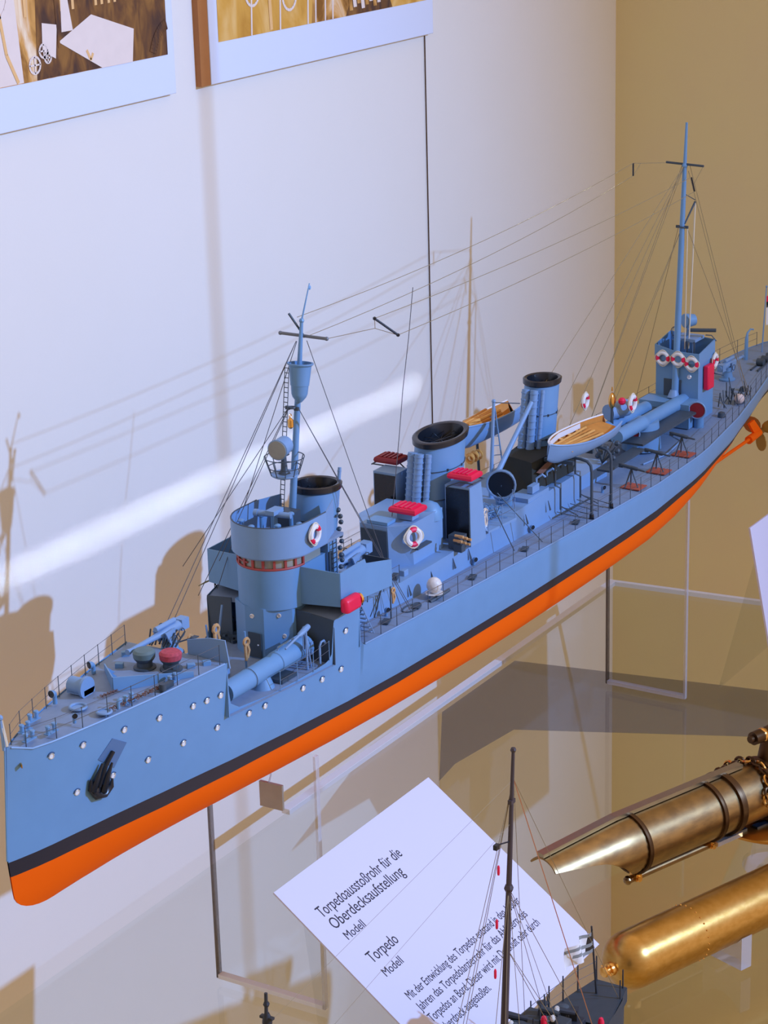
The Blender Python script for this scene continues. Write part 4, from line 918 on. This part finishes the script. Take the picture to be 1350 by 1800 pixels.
b=flag('ensign',(1.957,-.001,.200),.075,.050,[(lambda f:1 if f<.42 else 0),(lambda f:2 if f<.42 else 0),(lambda f:0),(lambda f:2 if .2<f<.3 else 0),(lambda f:0)],fs)
part('ensign',b,[M_white,M_red,M_black],fs,'white ensign with red and black canton',ang=2)
# propellers, shafts, rudder
for s in (-1,1):
    hubp=Vector((1.868,s*.034,-.008)); b=B(); b.lathe(hubp,(1,0,0),[(-.010,.004),(0,.0055),(.010,.0048),(.018,.001)],14); P_=part('propeller',b,M_prop,label='gold bronze propeller')
    for k in range(3):
        a=2*PI*k/3+.5; r_=Vector((0,math.cos(a),math.sin(a))); q=Vector((0,-math.sin(a),math.cos(a))); bb=B(); pts=[]
        for i in range(14):
            t=2*PI*i/14; pts.append(hubp+r_*(.019+.0155*math.cos(t))+q*(.0115*math.sin(t))+Vector((.006*math.sin(t),0,0)))
        bb.plate(pts,.0016); part('blade',bb,M_prop,P_,ang=1)
    part('propeller_shaft',B().cone((1.60,s*.034,-.012),hubp,.0028,.0028,10),M_orange)
    part('shaft_bracket',B().plate([(1.822,s*.030,.016),(1.842,s*.030,.018),(1.862,s*.034,-.004),(1.842,s*.034,-.010)],.004).cone((1.815,s*.034,-.0095),(1.860,s*.034,-.008),.007,.006,12),M_orange)
b=B(); b.prism([(1.992,-.0025),(2.018,-.001),(2.018,.001),(1.992,.0025)],-.01,.06); part('rudder',b,M_orange)
b=B(); b.cone((1.905,-.048,.075),(1.915,-.055,.068),.004,.003,8).box((1.895,-.05,.08),(.012,.006,.012)); part('stern_fairlead',b,M_dark)
# ---------------------------------------------------------------- masts
def LN(*p): return [Vector(q) for q in p]
fb=Vector((.520,0,.217)); ft=Vector((.560,0,.470))
b=B(); b.cone(fb,Vector((.548,0,.395)),.0046,.0036,16).cone(Vector((.548,0,.395)),ft,.0034,.0020,14).cone(ft,(.579,0,.510),.0011,.0007,8).ball((.560,0,.470),.0032,8).ball((.579,0,.505),.0028,8,(.8,.6,1)); FM=part('foremast',b,M_paint)
b=B(); b.cone((.561,.031,.452),(.564,-.031,.451),.0019,.0019,10).ball((.561,.031,.452),.0026,8).ball((.564,-.031,.451),.0026,8); part('yard',b,mat('yard_grey',(.16,.18,.20),.5),FM)
b=B(); b.cone((.552,.012,.479),(.562,0,.453),.0016,.0013,6); part('yard_stay',b,M_dark,FM)
b=B(); b.lathe((.5425,-.004,.3775),(.12,0,1),[(0,.003),(.006,.008),(.010,.0095),(.042,.0125),(.0445,.0155),(.046,.0155),(.046,.0135),(.020,.011)],26); part('crows_nest',b,M_paint,FM,ang=.5)
LA0=Vector((.505,.004,.222)); LA1=Vector((.532,.004,.420))
b=B()
for s in (-1,1): b.cone(LA0+Vector((0,s*.0028,0)),LA1+Vector((0,s*.0028,0)),.00055,.0005,5)
for i in range(36): q=LA0.lerp(LA1,i/35); b.cone(q+Vector((0,-.0028,0)),q+Vector((0,.0028,0)),.0005,.0005,4)
part('mast_ladder',b,M_dark,FM,'thin ladder rising to the crow nest')
# searchlight basket
b=B(); b.lathe((.513,.0,.295),(0,0,1),[(0,.013),(.002,.0165),(.004,.0165)],22); bk_=part('searchlight_platform',b,M_light,FM)
b=B()
for i in range(10):
    a=2*PI*i/10; b.cone((.513+.0165*math.cos(a),.0165*math.sin(a),.298),(.513+.0235*math.cos(a),.0235*math.sin(a),.319),.0006,.0006,5)
for r_,z in ((.0192,.307),(.0235,.319)): b.torus((.513,0,z),(0,0,1),r_,.0006,26,5)
part('basket_rail',b,M_dark,bk_)
b=B(); sc=Vector((.509,0,.332)); sd=Vector((-1,-.15,-.05)).normalized(); b.lathe(sc-sd*.012,sd,[(0,.006),(.003,.0105),(.020,.0115),(.024,.0125),(.0245,.0115),(.0246,.0005)],22); sl_=part('searchlight',b,M_light,FM,'large drum shaped searchlight')
part('searchlight_glass',B().cone(sc+sd*.0125,sc+sd*.0134,.0112,.0112,22),mat('lamp_glass',(.30,.32,.30),.3,noise=.2),sl_)
part('light_pedestal',B().lathe((.512,0,.298),(0,0,1),[(0,.008),(.006,.004),(.022,.003),(.024,.007)],12),M_dark,sl_)
b=B(); b.lathe((.520,-.006,.352),(0,0,1),[(0,.0015),(.002,.0035),(.010,.0035),(.013,.001)],10).torus((.520,-.006,.367),(0,1,0),.0022,.0006,10,5); part('mast_lantern',b,M_brass,FM,'small brass mast lantern')
part('mast_bands',B().torus((.533,0,.376-.003),(.1,0,1),.0048,.0013,14,6).box((.5335,-.006,.372),(.003,.006,.004)).box((.5335,.006,.372),(.003,.006,.004)),M_dark,FM)
mb=Vector((1.592,0,.075)); mt=Vector((1.6245,0,.540)); MV=(mt-mb)
b=B(); b.cone(mb,mb+MV*.62,.0058,.0044,16).cone(mb+MV*.62,mb+MV*.86,.0042,.0032,14).cone(mb+MV*.86,mt,.0028,.0018,12).ball(mb+MV*.86,.0048,8); MM=part('mainmast',b,M_paint)
yz=mb+MV*.865
b=B(); b.cone(yz+Vector((0,.031,.001)),yz+Vector((0,-.031,-.001)),.0018,.0018,8); part('yard',b,M_dark,MM)
part('mast_bands',B().torus(mb+MV*.66,MV,.0058,.0012,14,6).box(mb+MV*.66+Vector((0,.007,0)),(.003,.006,.004)).box(mb+MV*.66-Vector((0,.007,0)),(.003,.006,.004)),M_dark,MM)
part('gaff',B().cone(mb+MV*.67+Vector((.0,-.004,0)),mb+MV*.73+Vector((.018,-.012,.004)),.0011,.0016,6).cone(mb+MV*.77,mb+MV*.735+Vector((.018,-.012,.004)),.0007,.0007,5),M_dark,MM)
part('halyard',B().cone(mb+MV*.73+Vector((.018,-.012,.002)),(1.618,-.012,.190),.0013,.0010,6).cone(mb+MV*.66+Vector((0,-.009,0)),(1.612,-.008,.19),.0009,.0009,6),M_rope,MM,'cream coloured rope')
# ---------------------------------------------------------------- rigging
def wires(name,lines,r,m,parent,label=None,sag=0):
    for p,q in lines:
        p=Vector(p);q=Vector(q); n=12 if sag else 1
        pts=[p.lerp(q,i/n)-Vector((0,0,4*sag*(i/n)*(1-i/n))) for i in range(n+1)]
        part(name,B().tube(pts,r,5),m,parent,label)
yt=yz
fy=Vector((.562,0,.4515))
wires('shroud',[((.553,.004,.447),(.330,.050,.157)),((.553,.004,.447),(.355,.055,.157)),((.535,.006,.372),(.42,.085,.20)),((.535,.006,.372),(.44,.080,.158)),
 ((.535,.005,.372),(.455,.058,.2)),((.553,.003,.447),(.465,.07,.16)),((.560,-.006,.447),(.630,-.082,.105)),((.535,-.008,.372),(.650,-.080,.105)),((.535,-.008,.372),(.640,-.089,.100))],.00045,M_wire,FM)
m66=mb+MV*.66
wires('shroud',[(yt,(1.30,.095,.076)),(yt,(1.36,.085,.076)),(yt,(1.46,.090,.074)),(m66,(1.50,.085,.074)),(m66,(1.53,.088,.074)),(yt+Vector((0,.004,0)),(1.47,.094,.074)),
 (m66+Vector((0,.006,0)),(1.60,.075,.080)),(m66-Vector((0,.008,0)),(1.745,-.066,.086)),(yt-Vector((0,.006,.01)),(1.72,-.070,.084)),(yt-Vector((0,.008,0)),(1.735,-.066,.084)),(yt,(1.17,.004,.245))],.00042,M_twire,MM)
# spreaders and aerials between the masts
SA=Vector((.605,-.071,.470)); SB=Vector((.628,-.088,.447)); SC=Vector((1.512,.035,.494)); SD=Vector((1.512,.035,.475))
part('aerial_spreader',B().cone(SA,SB,.0016,.0016,6).ball(SA,.0024,6).ball(SB,.0024,6),M_black,FM,'black spreader bar')
part('aerial_spreader',B().cone(SC,SD,.0014,.0014,6),M_black,MM,'black spreader bar')
part('aerial_spreader',B().cone((1.600,-.020,.462),(1.604,-.024,.440),.0014,.0014,6),M_black,MM,'black spreader bar')
wires('aerial',[((.560,.006,.4735),SC),((.560,-.002,.450),SD)],.0004,M_twire,FM,'long aerial wire between the masts',.012)
wires('aerial',[(SA,(1.600,-.020,.462)),(SB,(1.604,-.024,.440))],.0004,M_twire,FM,'long aerial wire between the masts',.008)
wires('aerial_bridle',[((.564,-.031,.451),SA.lerp(SB,.5)+Vector((-.012,.008,0))),(SA,SA.lerp(SB,.5)+Vector((-.012,.008,0))),(SB,SA.lerp(SB,.5)+Vector((-.012,.008,0))),(SC,(1.535,.034,.490)),(SD,(1.535,.034,.490)),((1.535,.034,.490),yt+Vector((0,.031,0))),((1.604,-.022,.45),yt-Vector((0,.031,0)))],.0004,M_twire,FM)
dn=[Vector((.79,-.012,.462)),Vector((.775,-.013,.40)),Vector((.757,-.014,.34)),Vector((.745,-.014,.28)),Vector((.735,-.012,.22)),Vector((.730,-.010,.182))]
part('aerial_lead',B().tube(dn,.0005,5),M_wire,FM,'curved lead wire down to the midship house')
wires('stay',[((.905,-.088,.094),(.885,-.070,.155)),((1.013,0,.256),(1.105,.01,.230)),((.965,-.098,.089),(.93,-.05,.16))],.0007,M_dark,ship)
# ================================================================ second, smaller ship model in front
Y2=-.5
s2=thing('warship_model','small dark grey ship model with a black and white flag at its stern','ship model',(-.1,Y2,SHELF))
def sp(name,b,m,parent=None,label=None,**k): return obj(name,b,m,parent or s2,label,**k)
M_g2=mat('slate_paint',(.030,.046,.062),.55,noise=.2,nscale=120)
M_g2d=mat('slate_dark',(.022,.028,.04),.6,noise=.3,nscale=200)
def hb2(x): return interp(x,[-.62,-.55,-.4,-.1,.15,.27,.325,.352],[.001,.018,.036,.046,.044,.034,.026,.016])
b=B(); cols=[]
for i in range(41):
    x=-.62+.972*i/40; w=hb2(x); cols.append([(x,w,-.157 if x<.18 else -.150),(x,w*.96,-.19),(x,w*.88,-.23),(x,w*.6,-.262),(x,0,-.275)])
hl=loft(cols,0); hl.bm.faces.new([v for v in sorted([v for v in hl.bm.verts if abs(v.co.x-.352)<1e-5 and v.co.y<0],key=lambda v:v.co.z)]+[v for v in sorted([v for v in hl.bm.verts if abs(v.co.x-.352)<1e-5 and v.co.y>0],key=lambda v:-v.co.z)])
for v in hl.bm.verts: v.co.y+=Y2
sp('hull',hl,M_g2,ang=.6)
b=B(); pr=None
for i in range(31):
    x=-.60+.95*i/30; w=hb2(x)-.001; row=[b.bm.verts.new((x,Y2+s_*w,-.160)) for s_ in (-1,1)]
    if pr: b._f([pr[0],row[0],row[1],pr[1]])
    pr=row
sp('deck',b,M_g2d,smooth=False)
b=B(); b.prism([(.270,Y2-.034),(.270,Y2+.034),(.352,Y2+.018),(.352,Y2-.018)],-.150,-.1485); b.plate([(.270,Y2-.034,-.165),(.352,Y2-.018,-.165),(.352,Y2-.018,-.149),(.270,Y2-.034,-.149)],.002); sp('stern_platform',b,M_g2)
b=B()
for x0 in (-.45,-.12): sp('keel_support',B().box((x0,Y2,-.310),(.012,.05,.070)),M_acr)
MB=Vector((.112,Y2,-.160)); MT=Vector((.142,Y2,.205)); 
b=B(); b.cone(MB,MB.lerp(MT,.55),.0042,.0032,12).cone(MB.lerp(MT,.55),MT,.0030,.0016,10).ball(MB.lerp(MT,.62),.0048,8).ball(MT,.003,8).box(MB.lerp(MT,.86),(.008,.004,.004)); m2=sp('mainmast',b,mat('brown_black_mast',(.055,.04,.045),.5,noise=.2))
b=B(); b.cone(MB.lerp(MT,.75),MB.lerp(MT,.76)+Vector((-.020,.004,0)),.0008,.0008,5).box(MB.lerp(MT,.755)+Vector((-.020,.004,0)),(.006,.004,.005)); sp('signal_arm',b,M_black,m2)
for i,z in enumerate((.67,.52,.38)): sp('signal_lantern',B().lathe(MB.lerp(MT,z)+Vector((-.014,.004,0)),(0,0,1),[(0,.001),(.002,.0014),(.008,.0014),(.010,.0008)],8),M_red,m2,'small red lantern')
T2=MT-Vector((0,0,.03)); T3=MB.lerp(MT,.62)
for p,q in [(T2,(.05,Y2+.04,-.16)),(T2,(.07,Y2+.04,-.16)),(T2,(.085,Y2+.042,-.16)),(T2,(.20,Y2+.02,-.15)),(T2,(.33,Y2-.02,-.15)),(T3,(.04,Y2-.04,-.16)),(T3,(.02,Y2-.03,-.16)),(T3,(.09,Y2-.04,-.16)),(T3,(.19,Y2-.04,-.155)),(T3,(.24,Y2-.035,-.152)),(T3,(.26,Y2+.03,-.15)),(MB.lerp(MT,.45),(.20,Y2-.03,-.155)),(MB.lerp(MT,.45),(.215,Y2-.03,-.155))]:
    sp('shroud',B().cone(p,q,.00035,.00035,4),M_twire,m2)
for q in ((.255,Y2-.03,-.15),): sp('ensign_halyard',B().cone(T2,q,.0006,.0006,4),mat('orange_thread',(.5,.2,.08),.7),m2)
sp('aerial',B().cone(T2,(-.20,Y2+.05,.08),.0002,.0002,4),M_twire,m2); sp('aerial',B().cone(MB.lerp(MT,.8),(-.20,Y2+.02,.05),.0002,.0002,4),M_twire,m2)
# fore part of the little ship: mast whose tip shows at the lower edge
FB=Vector((-.285,Y2,-.16)); FT=Vector((-.272,Y2,.160))
b=B(); b.cone(FB,FT,.0040,.0014,10).lathe(FT-Vector((0,0,.030)),(0,0,1),[(0,.003),(.003,.0042),(.008,.0036),(.012,.002)],12).box(FT-Vector((0,0,.022)),(.004,.012,.002)).ball(FT-Vector((0,0,.010)),.0028,8); m3=sp('foremast',b,M_g2d)
for q in ((-.33,Y2-.03,-.16),(-.25,Y2-.04,-.16),(-.35,Y2+.03,-.16)): sp('shroud',B().cone(FT-Vector((0,0,.02)),q,.0003,.0003,4),M_wire,m3)
b=B(); b.prism([(-.30,Y2-.025),(-.30,Y2+.025),(-.22,Y2+.025),(-.22,Y2-.025)],-.16,-.10); sp('bridge_house',b,M_g2)
for x in (-.15,-.05): sp('funnel',B().lathe((x,Y2,-.16),(.1,0,1),[(0,.020),(.08,.018),(.083,.020),(.084,.016),(.06,.014)],20),M_g2)
# stern rail, flag, clutter
b=B(); pts=[(x,Y2+.9*hb2(x),-.149) for x in (.20,.235,.27,.295,.322,.349)]
R2=sp('railing',B().tube([(x,y,z+.024) for x,y,z in pts],.0004,4).tube([(x,y,z+.012) for x,y,z in pts],.0003,4),M_wire)
for x,y,z in pts: sp('stanchion',B().cone((x,y,z-.002),(x,y,z+.030),.0010,.0008,6),M_g2d,R2)
pts=[(x,Y2-.9*hb2(x),-.149) for x in (.328,.349)]
for x,y,z in pts: sp('stanchion',B().cone((x,y,z-.012),(x,y,z+.022),.0010,.0008,6),M_g2d,R2)
b=B(); b.cone((.326,Y2+.004,-.150),(.314,Y2+.004,-.064),.0012,.0010,8); f2=sp('flag_staff',b,M_g2d)
def c1(f): return 1
cols2=[(lambda f:2 if f<.10 else (1 if f<.35 else 0)),(lambda f:2 if f<.16 else (0 if f<.35 else 1)),(lambda f:2 if f<.2 else 0),(lambda f:1 if f<.8 else 0),(lambda f:2 if f<.12 else 0),(lambda f:1 if f<.3 else 0)]
b=flag('flag',(.315,Y2+.003,-.068),.048,.026,cols2,f2,1.2,Vector((-1,.1,0)))
sp('flag',b,[M_white,mat('flag_grey',(.25,.27,.27),.6),M_black],f2,'small white flag with dark cross and black hoist',ang=2)
for i in range(16):
    x=.135+.0085*i+random.uniform(-.003,.003); y=Y2+random.uniform(-.034,.028); z=-.158; k=random.choice((0,1,2)); b=B()
    if k==0: b.lathe((x,y,z),(0,0,1),[(0,.006),(.014,.005),(.018,.007),(.020,.003)],12); nm='deck_fitting'
    elif k==1: b.box((x,y,z+.008),(.014,.010,.016),rz=random.uniform(0,2)); nm='locker'
    else: b.lathe((x,y,z+.012),(random.uniform(-1,1),1,.2),[(-.012,.003),(.012,.004),(.013,.001)],10).cone((x,y,z),(x,y,z+.012),.003,.003,8); nm='deck_light'
    sp(nm,b,M_g2d if i%2 else M_g2)
b=B(); b.prism([(.135,Y2-.026),(.135,Y2+.026),(.215,Y2+.024),(.215,Y2-.024)],-.161,-.112); sp('after_house',b,M_g2,bevel=.001)
b=B(); b.prism([(.215,Y2-.020),(.215,Y2+.020),(.262,Y2+.016),(.262,Y2-.016)],-.161,-.138); sp('after_house',b,M_g2d,bevel=.001)
for i in range(22):
    x=.14+.0055*i+random.uniform(-.003,.003); y=Y2+random.uniform(-.022,.020); z=-.112 if x<.212 else -.138; k=i%4; b=B()
    if k==0: b.lathe((x,y,z),(0,0,1),[(0,.005),(.010,.004),(.013,.006),(.015,.002)],12); nm='deck_fitting'
    elif k==1: b.box((x,y,z+.006),(.010,.008,.012),rz=random.uniform(0,2)); nm='locker'
    elif k==2: b.lathe((x,y,z+.014),(random.uniform(-1,1),1,.2),[(-.010,.0028),(.010,.004),(.011,.001)],10).cone((x,y,z),(x,y,z+.012),.002,.002,8); nm='deck_light'
    else: b.cone((x,y,z),(x+random.uniform(-.006,.006),y,z+.028),.0012,.0009,6); nm='rail_post'
    sp(nm,b,(M_g2d,M_g2,M_dark)[i%3])
for q in ((.185,Y2-.018,-.098),(.205,Y2-.012,-.100),(.150,Y2+.01,-.094)): sp('pale_bundle',B().ball(q,.004,10,(1,.7,.9)),mat('pale_grey_bundle',(.55,.55,.52),.6,noise=.4,nscale=400))
for q in ((.172,Y2-.015,-.096),(.262,Y2-.033,-.140)): sp('red_marker',B().ball(q,.005,10,(.7,.7,1.5)),M_red,label='small bright red marker')
for q in ((.180,Y2+.02,-.138),(.225,Y2-.01,-.142)): sp('pale_bundle',B().ball(q,.0055,10,(1,.8,.8)),mat('pale_tan',(.6,.5,.35),.6,noise=.4,nscale=400),label='small pale bundle')
b=B(); b.tube([(.16,Y2+.035,-.14),(.12,Y2+.046,-.128),(.085,Y2+.040,-.135),(.08,Y2+.03,-.16)],.0006,5).tube([(.14,Y2-.02,-.125),(.175,Y2+.0,-.125),(.185,Y2+.01,-.128)],.0016,6); sp('awning_frame',b,M_g2d)
b=B(); b.cone((.045,Y2-.01,-.175),(.020,Y2+.0,-.105),.003,.0022,8); sp('derrick',b,mat('brown_spar',(.10,.06,.05),.6))
